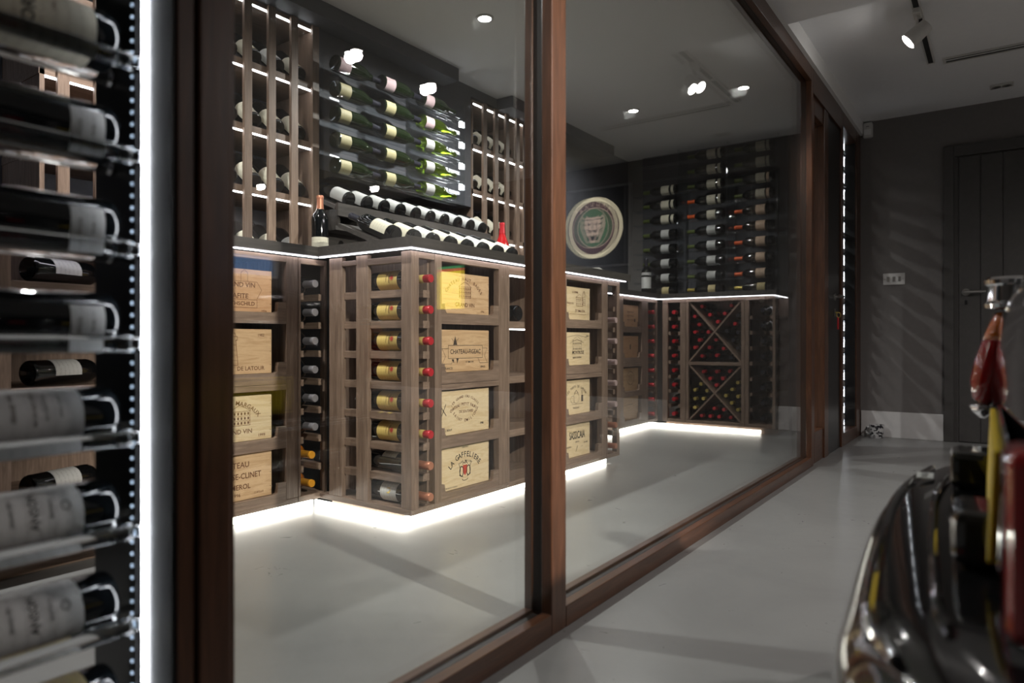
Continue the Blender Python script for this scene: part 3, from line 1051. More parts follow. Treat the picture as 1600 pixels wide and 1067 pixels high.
spec = [('label_gold', (0.035, 0.155), 120, [], 'gold flecked cream label', 'lowest'),
        ('label_white', (0.045, 0.155), 110, [pB], 'white label', 'second from the floor'),
        ('label_white', (0.045, 0.155), 110, [pB], 'white label', 'third from the floor'),
        ('label_grey', (0.045, 0.155), 110, [pC], 'pale grey label', 'fourth from the floor'),
        ('label_white', (0.020, 0.060), 40, [pD], 'small white back label', 'fifth from the floor'),
        ('label_white', (0.020, 0.060), 40, [pD], 'small white back label', 'sixth from the floor'),
        ('label_white', (0.020, 0.060), 40, [pD], 'small white back label', 'seventh from the floor'),
        ('label_cream', (0.030, 0.158), 112, [pA, pA2, pA3], 'large cream label', 'eighth from the floor'),
        ('label_cream', (0.045, 0.150), 110, [], 'cream label', 'topmost')]
for k, (lm, zz_, hf, pr, what, pos) in enumerate(spec):
    upv = ((0.95, 0, 0.15) if k == 7 else (0.80, 0, 0.45)) if hf > 60 else (0.95, 0, -0.15)
    bottle('dark bottle with %s in the near lit bay, %s' % (what, pos), (-1.005, 0.452, NB_Z[k] + 0.0300), (0, -1, 0), upv, lab=lm, z=zz_, half=hf, cap='cap_black', glass='bottle_glass', seg=40, scale=1.03, prints=pr, group='bottles in the near lit bay')
# far bay
FB0, FBP = 0.130, 0.1195
bay('far clear acrylic bottle rack with bright vertical light strip', 5.541, 17, FB0, FBP, False, -0.956, -0.975, 0.038)
for k in range(17):
    bottle('dark bottle lying in the far lit bay, %s row up' % (ORD[k] if k < 16 else 'topmost'), (-0.975, 5.516, FB0 + k * FBP + 0.0277), (0, -1, 0), (0.8, 0, 0.5), lab='label_grey', scale=0.9, group='bottles in the far lit bay')

# --- inner corner column (caps face the glass)
for k, z in enumerate(ROWZ):
    if k < 6:
        bottle('dark bottle with white top label in the inner corner, %s below the worktop' % ORD[k], (XR - 0.285, 1.828, z), (1, 0, 0), (0, -0.25, 1), lab='label_white', half=95, z=(0.09, 0.187), cap='cap_steel', group='inner corner bottles')
    else:
        bottle('amber wine bottle with orange neck in the inner corner, %s row' % ('upper' if k == 6 else 'lowest'), (XR - 0.305, 1.828, z), (1, 0, 0), (0, 0.15, 1), glass='bottle_amber', lab='label_gold', half=50, cap='cap_amber', group='amber inner corner bottles')
# --- open corner rack, bottles lie along X with caps towards the glass
script = wrap(Ink().text('Chateau', 0.0, 0.014, 0.012).text('Haut Brion', 0.0, -0.002, 0.0075).rect(-0.045, 0.045, 0.040, 0.0406).rect(-0.045, 0.045, -0.036, -0.0354).rect(-0.045, 0.045, -0.040, -0.0396), 'print', 'brand_brown', 'bordeaux', 0.105)
crest = wrap(Ink().ellipse(0, 0, 0.009, 0.008).ring(0, 0, 0.012, 0.011, 0.001), 'print', 'brand_red', 'bordeaux', 0.132)
gold = wrap(Ink().poly([(-0.01, -0.008), (0.01, -0.008), (0.012, 0.004), (0, 0.012), (-0.012, 0.004)]), 'print', 'cap_gold', 'bordeaux', 0.115)
for k, z in enumerate(ROWZ):
    if k < 6:
        bottle('yellow labelled bottle with red capsule in the open corner rack, %s from the top' % ORD[k], (-2.040, 1.923, z), (1, 0, 0), (0, -1, 0.25), lab='label_yellow', z=(0.052, 0.160), half=125, cap='cap_red', prints=[script, crest], group='yellow labelled bottles', seg=28, scale=1.0, neck='label_yellow')
    elif k == 6:
        bottle('black labelled bottle with white strip in the open corner rack', (-2.040, 1.923, z), (1, 0, 0), (0, -0.3, 1), lab='label_white', z=(0.075, 0.150), half=42, cap='cap_copper', seg=28)
    else:
        bottle('white labelled bottle with gold crest lowest in the open corner rack', (-2.040, 1.923, z), (1, 0, 0), (0, -1, 0.25), lab='label_white', z=(0.070, 0.155), half=125, cap='cap_copper', prints=[gold], seg=28)
# --- end column of the projecting run
for k, z in enumerate(ROWZ[1:]):
    cp = 'cap_pink' if k < 5 else 'cap_copper'
    bottle('bottle with %s capsule in the end column, %s below the worktop' % ('pale pink' if k < 5 else 'copper', ORD[k]), (XP - 0.275, 3.462, z), (1, 0, 0), (0, -1, 0.4), lab='label_cream', cap=cp, group='end column bottles')
# --- middle shelf unit: two bottles with cream labels
for k, y in enumerate((2.545, 2.635)):
    bottle('cream labelled bottle lying on the lit open shelf, %s the case rack' % ('next to' if k == 0 else 'one along from'), (XP - 0.06, y, 0.790 + 0.0407), (-1, 0, 0), (0.2, -0.3, 1), lab='label_cream', half=110, group='bottles on the lit open shelf')
# --- near shelf unit behind the bay
for k, z in enumerate((0.875, 0.565, 0.225)):
    bottle('white labelled bottle lying on the %s wooden shelf behind the near bay' % ('top', 'middle', 'bottom')[k], (XR - 0.055, 0.835, z + 0.0405), (-0.35, 1, 0), (0.8, 0, 0.8), lab='label_white', half=60, z=(0.06, 0.15), cap='cap_plum', group='bottles lying on the near shelves')
# --- recess column and far columns
for k, z in enumerate(ROWZ):
    bottle('dark bottle with red cap in the far inner corner column, %s down' % ORD[k], (XR - 0.285, 5.175, z), (1, 0, 0), (0, -0.3, 1), lab=None, cap='cap_red', group='far recess column bottles')
    bottle('dark bottle with red cap in the narrow far column, %s down' % ORD[k], (-2.165, YC + 0.300, z), (0, -1, 0), (1, 0, 0.6), lab=None, cap='cap_red', group='narrow far column bottles')
    bottle('dark bottle with white label in the far end column, %s down' % ORD[k], (-1.475, YC + 0.330, z), (0, -1, 0), (1, 0, 0.1), lab='label_white', z=(0.10, 0.185), half=85, cap='cap_black', group='far end column bottles')

# --- diamond bins: caps at their places on the cabinet face
RED_UP = [(380, 120), (600, 118), (435, 178), (545, 175), (312, 190), (490, 228), (360, 248), (612, 243), (312, 298), (425, 298), (362, 355), (482, 345), (312, 405), (425, 400), (540, 405), (372, 458), (482, 462)]
DARK_UP = [(665, 185), (552, 290), (665, 300), (602, 355), (660, 405), (605, 462)]
RED_LO = [(390, 575), (485, 577), (578, 577), (437, 622), (530, 627), (483, 672), (460, 845), (547, 862), (367, 900), (432, 905), (497, 908), (605, 905)]
GOLD_LO = [(370, 683), (305, 715), (417, 735), (310, 785), (368, 790), (303, 855), (663, 667), (613, 715), (563, 760), (665, 762), (612, 815), (663, 862)]


def on_far_face(px, py, Y):
    a = (1010 + px / 4.445 - 800) / 1080
    t = Y / (a * math.sin(YAW) + math.cos(YAW))
    return t * (a * math.cos(YAW) - math.sin(YAW)), 0.7 - (450 + py / 4.445 - 532) / 1080 * t


BINS = {'upper': (-2.038, -1.627, 0.540, 1.012), 'lower': (-2.038, -1.627, 0.079, 0.515)}
BS = 0.88
BR = 0.0392 * BS
stock = []
for lst, cp, what, where in ((RED_UP, 'cap_red', 'red', 'upper'), (DARK_UP, 'cap_black', 'dark', 'upper'), (RED_LO, 'cap_red', 'red', 'lower'), (GOLD_LO, 'cap_gold', 'gold', 'lower')):
    x0, x1, z0, z1 = BINS[where]
    for px, py in lst:
        x, z = on_far_face(px, py, YC + 0.02)
        ux, uz = (x - (x0 + x1) / 2) / ((x1 - x0) / 2), (z - (z0 + z1) / 2) / ((z1 - z0) / 2)
        wedge = ('top' if uz > 0 else 'bottom') if abs(uz) > abs(ux) else ('a' if ux < 0 else 'b')
        stock.append([x, z, cp, what, where, wedge])


def wedge_push(p):
    """move a bottle centre to the inside of its wedge's three bounding boards"""
    x0, x1, z0, z1 = BINS[p[4]]
    cx_, cz_ = (x0 + x1) / 2, (z0 + z1) / 2
    w_, h_ = x1 - x0, z1 - z0
    ln = math.hypot(w_, h_)
    na, nb = (-h_ / ln, w_ / ln), (h_ / ln, w_ / ln)         # normals of the rising and the falling divider
    sa, sb = {'top': (1, 1), 'bottom': (-1, -1), 'a': (1, -1), 'b': (-1, 1)}[p[5]]
    for (nx, nz), sg in ((na, sa), (nb, sb)):
        d = ((p[0] - cx_) * nx + (p[1] - cz_) * nz) * sg
        if d < BR + 0.0065:
            k_ = (BR + 0.0065 - d) * sg
            p[0] += nx * k_
            p[1] += nz * k_
    p[0] = min(max(p[0], x0 + BR + 0.001), x1 - BR - 0.001)
    p[1] = min(max(p[1], z0 + BR + 0.0005), z1 - BR - 0.001)


for it in range(400):
    for p in stock:
        wedge_push(p)
    for i_, p in enumerate(stock):
        for q in stock[:i_]:
            dx, dz = p[0] - q[0], p[1] - q[1]
            d = math.hypot(dx, dz)
            if d < 2 * BR + 0.0006 and p[4:] == q[4:]:
                k_ = (2 * BR + 0.0008 - d) / 2 / max(d, 1e-6)
                p[0] += dx * k_
                p[1] += dz * k_
                q[0] -= dx * k_
                q[1] -= dz * k_
for p in stock:
    wedge_push(p)
WN = {'top': 'top wedge', 'bottom': 'bottom wedge', 'a': 'wedge near the narrow column', 'b': 'wedge near the end column'}
for x, z, cp, what, where, wedge in stock:
    bottle('%s capped bottle in the %s diamond bin, %s' % (what, where, WN[wedge]), (x, YC + 0.300, z), (0, -1, 0), (0, 0, 1), lab=None, cap=cp, scale=BS, seg=14,
           group='%s capped bottles in the %s diamond bin, %s' % (what, where, WN[wedge]))

# --- far acrylic wall rack
FZ = [2.220, 2.097, 1.973, 1.849, 1.727, 1.603, 1.480, 1.356, 1.232, 1.123]
fr = empty('acrylic_rack', (-1.95, YFAR - 0.12, ZW1), 'dim clear acrylic wall rack above the diamond bins', 'bottle display')
part(fr, 'back_panel', 'charcoal_wall', (-2.62, -1.385, YFAR - 0.035, YFAR - 0.022, ZW1 + 0.001, 2.328))
L = fr.location
for z in FZ[:-1]:
    for y in (YFAR - 0.19, YFAR - 0.25):
        MB().tube((-2.60 - L.x, y - L.y, z - 0.0353 - L.z), (-1.40 - L.x, y - L.y, z - 0.0353 - L.z), 0.007, 10).build('rod', 'acrylic', fr, True)
for x in (-1.405, -1.79, -2.20):
    part(fr, 'bracket', 'acrylic', (x - 0.004, x + 0.004, YFAR - 0.27, YFAR - 0.035, ZW1 + 0.001, 2.29))
for k, z in enumerate(FZ):
    for c, xb_ in enumerate((-1.442, -1.83, -2.225)):
        if c == 2 and k < 2:
            continue
        if k == 9:
            lm, bd, cp = 'label_gold', None, 'cap_gold'
        elif c == 0:
            lm = 'label_cream' if k < 4 else 'label_peach'
            bd = ('label_peach' if k in (2, 3) else 'label_cream', 0.028, 0.050) if k < 4 else None
            cp = 'cap_green' if k < 4 else 'cap_orange'
        else:
            lm = 'label_cream' if k < 5 else 'label_grey'
            bd = ('label_cream', 0.020, 0.042) if k < 4 + (c == 2) else None
            cp = 'cap_green' if c == 2 or k not in (3, 4) else 'cap_orange'
        what = {'label_gold': 'small gold', 'label_cream': 'cream', 'label_peach': 'peach', 'label_grey': 'pale grey'}[lm]
        pos = ('by the grey wall', 'in the middle column', 'by the back wall')[c]
        bottle('%s labelled bottle in the far clear rack %s, %s down' % (what, pos, ORD[k]), (xb_, YFAR - 0.22, z), (-1, 0, 0), (0, -1, 0.2), shape='bordeaux', lab=lm,
               z=(0.060, 0.130) if lm != 'label_gold' else (0.06, 0.12), half=110 if lm != 'label_gold' else 50, band=bd, cap=cp, group='bottles in the far clear rack')

# --- clear wall rack between the slatted units
WR = [2.065, 1.940, 1.815, 1.690, 1.565]
wr = empty('acrylic_rack', (-2.70, 2.7, 1.6), 'clear acrylic wall rack above the angled display shelves', 'bottle display')
L = wr.location
for z in WR:
    for x in (-2.645, -2.700):
        MB().tube((x - L.x, 2.26 - L.y, z - 0.0417 - L.z), (x - L.x, 3.205 - L.y, z - 0.0417 - L.z), 0.0085, 10).build('rod', 'acrylic', wr, True)
for y in (2.2465, 2.554, 2.861, 3.207):
    part(wr, 'bracket', 'acrylic', (-2.779, -2.63, y - 0.0015, y + 0.0015, 1.508, 2.12))
for z in WR[1:]:
    part(wr, 'light_block', 'led_white', (-2.662, -2.640, 3.190, 3.1985, z + 0.044, z + 0.076))
    part(wr, 'light_block', 'led_white', (-2.765, -2.760, 3.10, 3.1985, z + 0.046, z + 0.066))
for k, z in enumerate(WR):
    for c, yb in enumerate((2.250, 2.557, 2.864)):
        if c == 2 and k > 0:
            gl, lm = 'bottle_clear_green', ('label_pink' if k < 2 else 'label_grey')
        else:
            gl, lm = 'bottle_green', ('label_pink' if k == 0 else 'label_olive')
        bottle('%s bottle in the clear wall rack, %s row down, %s' % ('green' if c == 2 else 'dark', ORD[k], ('beside the slatted rack', 'in the middle column', 'at the bright end')[c]), (-2.672, yb, z), (0, 1, 0), (1, 0, -0.3), shape='burgundy',
               glass=gl, lab=lm, z=(0.012, 0.080), half=55, cap='cap_black' if c < 2 else None, group='bottles in the clear wall rack')

# --- slatted racks: bottles tilted up with their bases at the front
def tilted(label, x, y, zb_, group, lab='label_cream', tilt=38, **kw):
    t = math.radians(tilt)
    bottle(label, (x, y, zb_), (-math.cos(t), 0, math.sin(t)), (0.3, 0, 1), lab=lab, half=115, group=group, **kw)


rnd = random.Random(4)
for tier in range(4):
    zsh = [1.970, 1.680, 1.402, ZW1][tier]
    for c in range(7):
        y = SL[c] - 0.0623
        tilted('bottle in the slatted rack over the recess, %s tier, %s from the clear rack' % (('top', 'second', 'third', 'bottom')[tier], ORD[c]), XS - 0.048, y, zsh + 0.0306, 'bottles in the near slatted rack', rnd.choice(['label_cream', 'label_white', 'label_cream']), z=(0.02, 0.12), seg=16)
    for c in range(4):
        y = SR[c] - 0.0625
        tilted('bottle in the slatted rack behind the red bottle, %s tier, %s slot' % (('top', 'second', 'third', 'bottom')[tier], ORD[c]), XS - 0.048, y, zsh + 0.0306, 'bottles in the far slatted rack', 'label_cream', z=(0.02, 0.12), seg=16)

# --- angled display shelves on the worktop
ds = empty('display_shelf', (-2.4, 2.75, ZW1), 'dark two tier sloping shelf carrying the angled bottles', 'shelf')
L = ds.location
TL = math.radians(22)


def slope(e_, x0, z0, ln, y0, y1, t=0.018, name='sloping_board'):
    dx, dz = -math.cos(TL), math.sin(TL)
    nx, nz = -math.sin(TL), -math.cos(TL)
    p0 = (x0, z0)
    p1 = (x0 + dx * ln, z0 + dz * ln)
    pr = [p0, p1, (p1[0] + nx * t, p1[1] + nz * t), (p0[0] + nx * t, p0[1] + nz * t)]
    MB().prism([(a - L.x, b_ - L.z) for a, b_ in pr], 'y', y0 - L.y, y1 - L.y).build(name, 'worktop_wood', e_)


DY = [2.085 + 0.1225 * k for k in range(8)]
UY = [2.282 + 0.1175 * k for k in range(10)]
slope(ds, -2.09, ZW1 + 0.022, 0.30, 2.02, 3.13)
part(ds, 'front_rail', 'worktop_wood', (-2.088, -2.072, 2.02, 3.13, ZW1 + 0.0005, ZW1 + 0.030))
part(ds, 'end_panel', 'worktop_wood', (-2.74, -2.62, 3.40, 3.416, ZW1 + 0.0005, 1.30))
slope(ds, -2.60, 1.350, 0.13, 2.20, 3.40)
part(ds, 'front_rail', 'worktop_wood', (-2.600, -2.582, 2.20, 3.40, 1.300, 1.362))
part(ds, 'riser', 'worktop_wood', (-2.72, -2.70, 2.20, 3.40, ZW1 + 0.0005, 1.385))
for y in [2.223 + 0.1175 * k for k in range(11)]:
    part(ds, 'divider', 'worktop_wood', (-2.695, -2.602, y - 0.006, y + 0.006, 1.255, 1.340))
part(ds, 'lower_rail', 'worktop_wood', (-2.698, -2.600, 2.20, 3.40, 1.235, 1.254))
n_ = Vector((math.sin(TL), 0, math.cos(TL)))
ax = Vector((-math.cos(TL), 0, math.sin(TL)))
for k, y in enumerate(DY):
    p = Vector((-2.098, y, ZW1 + 0.024)) + n_ * 0.0407 + ax * 0.002
    bottle('angled bottle on the lower display slope, %s from the inner corner' % ORD[k], p, ax, (0.1, -0.1, 1), lab=['label_cream', 'label_cream', 'label_white'][k % 3] if k < 9 else 'label_white', half=95, z=(0.03, 0.125), cap='cap_black', group='bottles on the lower display slope')
for k, y in enumerate(UY):
    p = Vector((-2.606, y, 1.352)) + n_ * 0.0386 + ax * 0.002
    TU = math.radians(38)
    bottle('angled bottle on the upper display slope, %s from the slatted rack' % ORD[k], p, ax, (0.1, 0, 1), lab='label_grey', half=120, z=(0.012, 0.11), cap=None, scale=0.98, group='bottles on the upper display slope')

# --- standing bottles
bottle('tall dark bottle with cream label standing at the inner corner of the worktop', (-2.640, 2.140, ZW1 + 0.0005), (0, 0, 1), (0.78, -0.62, 0), lab='label_cream', z=(0.020, 0.105), half=75, cap='cap_copper', seg=32, scale=1.02)
bottle('glossy red bottle standing on the worktop at the end of the display slope', (-2.34, 3.19, ZW1 + 0.0005), (0, 0, 1), (0.6, -0.8, 0), shape='burgundy', glass='bottle_red', lab=None, cap='cap_red', seg=32, scale=0.98)
bottle('dark bottle with grey label standing in the far corner of the worktop', (-2.462, 5.412, ZW1 + 0.0005), (0, 0, 1), (0.5, -0.85, 0), lab='label_white', z=(0.06, 0.15), half=80, cap='cap_black', band=('label_grey', 0.165, 0.187), seg=28, scale=1.05)
o = MB()
for i in range(6):
    pass
lp = [(-1.93, 3.27, 0.004), (-1.90, 3.34, 0.022), (-1.86, 3.42, 0.030), (-1.84, 3.50, 0.012)]
bm = bmesh.new()
prev = None
for (x, y, z), wd in zip(lp, (0.012, 0.05, 0.045, 0.006)):
    a_ = bm.verts.new((x - wd * 0.5, y, ZW1 + z))
    c_ = bm.verts.new((x + wd * 0.5, y, ZW1 + z))
    if prev:
        bm.faces.new((prev[0], prev[1], c_, a_))
    prev = (a_, c_)
bmesh.ops.solidify(bm, geom=bm.faces, thickness=0.003)
me = bpy.data.meshes.new('paper')
bm.to_mesh(me)
bm.free()
me.materials.append(MAT['white_plastic'])
tag(add('folded_leaflet', me), 'small pale folded leaflet on the end of the worktop', 'leaflet')

# ------------------------------------------------------------------ wooden wine cases
def wine_case(label, X, y0, y1, z, h, mat, arts, depth=0.42, group=None):
    """arts: list of (name, ink, material) with x right / y up from the front's centre"""
    yc = (y0 + y1) / 2
    e_ = empty('wine_case', (X - depth / 2, yc, z), label, 'wooden case', group)
    L = e_.location
    part(e_, 'front_board', mat, (X - 0.012, X, y0, y1, z + 0.0008, z + h), bevel=0.0012)
    for s0, s1 in ((y0, y0 + 0.010), (y1 - 0.010, y1)):
        part(e_, 'side_board', mat, (X - depth, X - 0.0125, s0, s1, z + 0.0008, z + h - 0.006))
    part(e_, 'base', mat, (X - depth, X - 0.0125, y0 + 0.0105, y1 - 0.0105, z + 0.0008, z + 0.008))
    part(e_, 'lid', mat, (X - depth, X - 0.0125, y0, y1, z + h - 0.0058, z + h))
    for yy in (y0 + 0.006, y1 - 0.006):
        m_ = MB()
        for zz_ in (0.2, 0.5, 0.8):
            m_.tube((X - 0.0005 - L.x, yy - L.y, h * zz_), (X + 0.0006 - L.x, yy - L.y, h * zz_), 0.0016, 6)
        m_.build('nails', 'dark_metal', e_)
    for nm, ink, im in arts:
        add(nm, ink.mesh(nm, im, lambda x, y: (X + 0.0007 - L.x, x, h / 2 + y)), e_)
    return e_


def building(ink, x, y, s, floors=3, cols=5, w_=0.0016):
    """line drawing of a house front"""
    wd, ht = s, s * 0.62
    ink.line([(x - wd / 2, y - ht / 2), (x + wd / 2, y - ht / 2), (x + wd / 2, y + ht / 2), (x - wd / 2, y + ht / 2)], w_, True)
    ink.line([(x - wd * 0.55, y + ht / 2), (x, y + ht * 0.95), (x + wd * 0.55, y + ht / 2)], w_)
    for i in range(1, floors):
        ink.line([(x - wd / 2, y - ht / 2 + ht * i / floors), (x + wd / 2, y - ht / 2 + ht * i / floors)], w_ * 0.7)
    for c in range(cols):
        for f_ in range(floors):
            px, py = x - wd / 2 + wd * (c + 0.5) / cols, y - ht / 2 + ht * (f_ + 0.5) / floors
            ink.rect(px - wd * 0.035, px + wd * 0.035, py - ht * 0.09, py + ht * 0.09)
    return ink


def tower(ink, x, y, s, w_=0.0018):
    ink.line([(x - s * 0.22, y - s / 2), (x - s * 0.15, y + s * 0.25), (x - s * 0.2, y + s * 0.25), (x - s * 0.2, y + s * 0.36), (x + s * 0.2, y + s * 0.36), (x + s * 0.2, y + s * 0.25), (x + s * 0.15, y + s * 0.25), (x + s * 0.22, y - s / 2)], w_, True)
    ink.line([(x - s * 0.15, y + s * 0.36), (x - s * 0.12, y + s * 0.46), (x + s * 0.12, y + s * 0.46), (x + s * 0.15, y + s * 0.36)], w_)
    ink.ring(x, y + s * 0.5, s * 0.06, s * 0.05, w_, 10)
    for i in range(1, 5):
        ink.line([(x - s * (0.15 + 0.07 * (1 - i / 5)), y - s / 2 + s * 0.75 * i / 5), (x + s * (0.15 + 0.07 * (1 - i / 5)), y - s / 2 + s * 0.75 * i / 5)], w_ * 0.6)
    ink.ring(x, y - s * 0.38, s * 0.06, s * 0.1, w_, 10, 0, 180)
    return ink


CH = 0.170
GRP = 'wooden wine cases'
# left recess (their near half is hidden by the post)
y0, y1 = 1.322, 1.648
XC = XR - 0.0213
a1 = Ink().text('GRAND VIN', 0.02, 0.020, 0.026).text('DE', -0.010, -0.002, 0.018).text('LAFITE', 0.022, -0.022, 0.026).text('ROTHSCHILD', 0.024, -0.050, 0.021)
a1.line([(-0.09, -0.064), (0.098, -0.064), (0.098, -0.034), (-0.09, -0.034)], 0.0014, True)
a1.line([(-0.1, 0.034), (0.098, 0.034), (0.118, 0.004), (0.098, -0.03)], 0.0014)
a1.line([(0.03, 0.036), (0.03, 0.066), (0.044, 0.078), (0.058, 0.066), (0.058, 0.036)], 0.0014)
a1b = Ink().text('1996', 0.128, -0.076, 0.013)
wine_case('tan wine case in the recess branded with a fort and arrow shaped outline', XC, y0, y1, CASEZ[0], 0.160, 'case_orange', [('lettering', a1, 'brand_brown'), ('lettering', a1b, 'brand_brown')], group=GRP)
a2 = Ink().text('GRAND VIN', -0.09, -0.064, 0.021).text('DE LATOUR', 0.072, -0.064, 0.0215)
tower(a2, -0.01, 0.012, 0.125)
a2b = Ink().text('1982', 0.115, 0.062, 0.015)
wine_case('tan wine case in the recess branded with a tall tower', XC, y0, y1, CASEZ[1], CH, 'case_tan', [('lettering', a2, 'brand_brown'), ('lettering', a2b, 'brand_brown')], group=GRP)
a3 = Ink().arc('CHATEAU MARGAUX', 0.0, -0.075, 0.135, 0.023, 98)
building(a3, 0.025, 0.002, 0.085, 3, 6)
a3.text('GRAND VIN', 0.012, -0.048, 0.024).text('1999', 0.118, -0.068, 0.016)
wine_case('pale wine case in the recess with curved lettering over a mansion', XC, y0, y1, CASEZ[2], CH, 'case_pale', [('lettering', a3, 'brand_brown')], group=GRP)
a4 = Ink().text('CH\u00c2TEAU', 0.0, 0.042, 0.030, 0.95).text("L'EGLISE-CLINET", 0.020, 0.0, 0.030, 0.88).text('POMEROL', 0.012, -0.040, 0.027, 0.95).text('1996', 0.010, -0.069, 0.018).text('12 BTLLES', 0.105, -0.069, 0.010)
wine_case('tan wine case lowest in the recess with large lettering only', XC, y0, y1, CASEZ[3], 0.180, 'case_tan', [('lettering', a4, 'brand_brown')], group=GRP)
# projecting run, first rack
y0, y1 = pl0 + 0.006, 2.358
XC = XP - 0.0213
b1 = Ink().arc('CHATEAU HAUT BAGES', -0.005, -0.085, 0.145, 0.019, 100)
building(b1, 0.0, 0.006, 0.075, 3, 7)
b1.text('GRAND VIN', 0.0, -0.046, 0.023).text('1996', 0.115, -0.070, 0.013)
wine_case('tan wine case under the worktop beside the corner, mansion print, no banner', XC, y0, y1, CASEZ[0], 0.165, 'case_tan', [('lettering', b1, 'brand_brown')], group=GRP)
b2 = Ink().text('CHATEAU-FIGEAC', 0.005, -0.004, 0.026, 0.92)
b2.line([(-0.105, 0.022), (0.115, 0.022), (0.115, -0.030), (-0.105, -0.030)], 0.0018, True)
b2.line([(-0.105, 0.010), (-0.142, 0.010), (-0.122, -0.022), (-0.142, -0.052), (-0.085, -0.052), (-0.075, -0.030)], 0.0016)
b2.line([(0.115, 0.010), (0.148, 0.010), (0.130, -0.022), (0.150, -0.052), (0.098, -0.052), (0.085, -0.030)], 0.0016)
b2.poly([(-0.075, 0.024), (-0.062, 0.060), (-0.050, 0.024)]).poly([(-0.085, -0.034), (-0.070, -0.034), (-0.070, -0.050)]).poly([(-0.055, -0.030), (-0.040, -0.030), (-0.050, -0.052)])
b2.line([(-0.085, 0.050), (-0.062, 0.032), (-0.040, 0.052)], 0.0016)
b2.text('FRANCE', -0.105, -0.070, 0.014).text('ST EMILION', 0.03, -0.046, 0.010).text('SINCE', 0.118, -0.068, 0.012)
wine_case('tan wine case in the first projecting rack with a ribbon banner', XC, y0, y1, CASEZ[1], CH, 'case_tan', [('lettering', b2, 'brand_dark')], group=GRP)
b3 = Ink().arc('1ER GRAND CRU CLASSE', 0.0, -0.06, 0.122, 0.014, 88).arc('CHATEAU PETIT FAURIE', -0.004, -0.135, 0.165, 0.017, 62).text('DE SOUTARD', 0.008, 0.000, 0.015).arc('SAINT EMILION', 0.0, 0.055, 0.092, 0.017, 100, False)
b3b = Ink().text('12 BOUT', -0.105, -0.068, 0.012).text('1998', 0.110, -0.058, 0.013).line([(-0.150, 0.030), (-0.118, -0.008)], 0.0030).line([(-0.120, 0.036), (-0.146, -0.010)], 0.0030)
wine_case('pale wine case with oval lettering and a hand drawn black cross', XC, y0, y1, CASEZ[2], 0.178, 'case_pale', [('lettering', b3, 'brand_brown'), ('lettering', b3b, 'print_black')], group=GRP)
b4 = Ink().arc('LA GAFFELIERE', 0.0, -0.080, 0.125, 0.031, 96, True, 0.95).arc('SAINT EMILION', 0.0, -0.080, 0.098, 0.011, 48).text('CHATEAU', 0.0, 0.075, 0.009).text('PRODUCE OF FRANCE', -0.085, -0.078, 0.007)
b4b = Ink()
for sx in (-1, 1):
    b4b.ring(sx * 0.022, -0.022, 0.012, 0.020, 0.004, 14).line([(sx * 0.014, -0.045), (sx * 0.034, -0.038), (sx * 0.030, -0.012), (sx * 0.036, 0.004)], 0.003)
b4b.line([(-0.015, 0.006), (-0.008, 0.014), (0, 0.008), (0.008, 0.014), (0.015, 0.006)], 0.003).ring(0, -0.054, 0.018, 0.007, 0.0025, 14, 180, 360)
b4c = Ink().poly([(-0.014, 0.002), (-0.014, -0.026), (0, -0.042), (0.014, -0.026), (0.014, 0.002)])
wine_case('pale wine case with arched black lettering and a red crest', XC, y0, y1, CASEZ[3], 0.176, 'case_pale', [('lettering', b4, 'print_black'), ('emblem', b4b, 'brand_dark'), ('emblem', b4c, 'brand_red')], group=GRP)
# projecting run, last rack
y0, y1 = pr0 + 0.004, 3.245
c1 = Ink()
building(c1, 0.025, 0.010, 0.07, 2, 4)
tower(c1, 0.070, 0.030, 0.07)
c1.text('LE DOME', -0.02, 0.058, 0.014).text('ST EMILION', 0.03, -0.038, 0.019).line([(-0.11, -0.055), (0.115, -0.055), (0.115, 0.010)], 0.0014).text('GRAND CRU', -0.07, 0.000, 0.012)
wine_case('straw coloured wine case at the top of the end rack with house sketch', XC, y0, y1, CASEZ[0], 0.168, 'case_straw', [('lettering', c1, 'brand_brown')], group=GRP)
c2 = Ink().line([(-0.10, 0.060), (0.0, 0.072), (0.10, 0.060)], 0.0016).line([(-0.07, 0.030), (0.0, 0.050), (0.07, 0.030)], 0.0016).text('MONTROSE', 0.01, -0.020, 0.025, 0.9).text('SAINT ESTEPHE', 0.0, -0.045, 0.013).text('1990', 0.105, 0.066, 0.013)
building(c2, 0.0, 0.014, 0.09, 2, 6, 0.0012)
wine_case('straw coloured wine case second in the end rack with roof print', XC, y0, y1, CASEZ[1], CH, 'case_straw', [('lettering', c2, 'brand_dark')], group=GRP)
c3 = Ink().arc('LES FORTS DE LATOUR', -0.005, -0.085, 0.140, 0.017, 86).ring(-0.01, -0.005, 0.030, 0.026, 0.0016).line([(0.040, 0.045), (0.050, 0.012), (0.062, 0.047)], 0.0022).line([(-0.05, -0.035), (0.06, -0.035)], 0.0016).text('PAUILLAC', -0.01, -0.055, 0.014).rect(0.042, 0.062, -0.025, 0.008).ring(-0.045, -0.01, 0.02, 0.018, 0.0016).line([(-0.03, 0.02), (-0.01, 0.035), (0.01, 0.02)], 0.003)
wine_case('straw coloured wine case third in the end rack with animal sketch', XC, y0, y1, CASEZ[2], 0.175, 'case_straw', [('lettering', c3, 'brand_dark')], group=GRP)
c4 = Ink().text('SASSICAIA', 0.0, 0.022, 0.056, 0.62).text('TENUTA', 0.0, -0.012, 0.010).text('SAN GUIDO', -0.085, -0.032, 0.009).text('BOLGHERI', 0.09, -0.022, 0.009).line([(-0.012, -0.060), (0.004, -0.034)], 0.003).line([(0.04, -0.04), (0.06, -0.038)], 0.0016)
wine_case('straw coloured wine case lowest in the end rack with bold black lettering', XC, y0, y1, CASEZ[3], 0.176, 'case_straw', [('lettering', c4, 'print_black')], group=GRP)
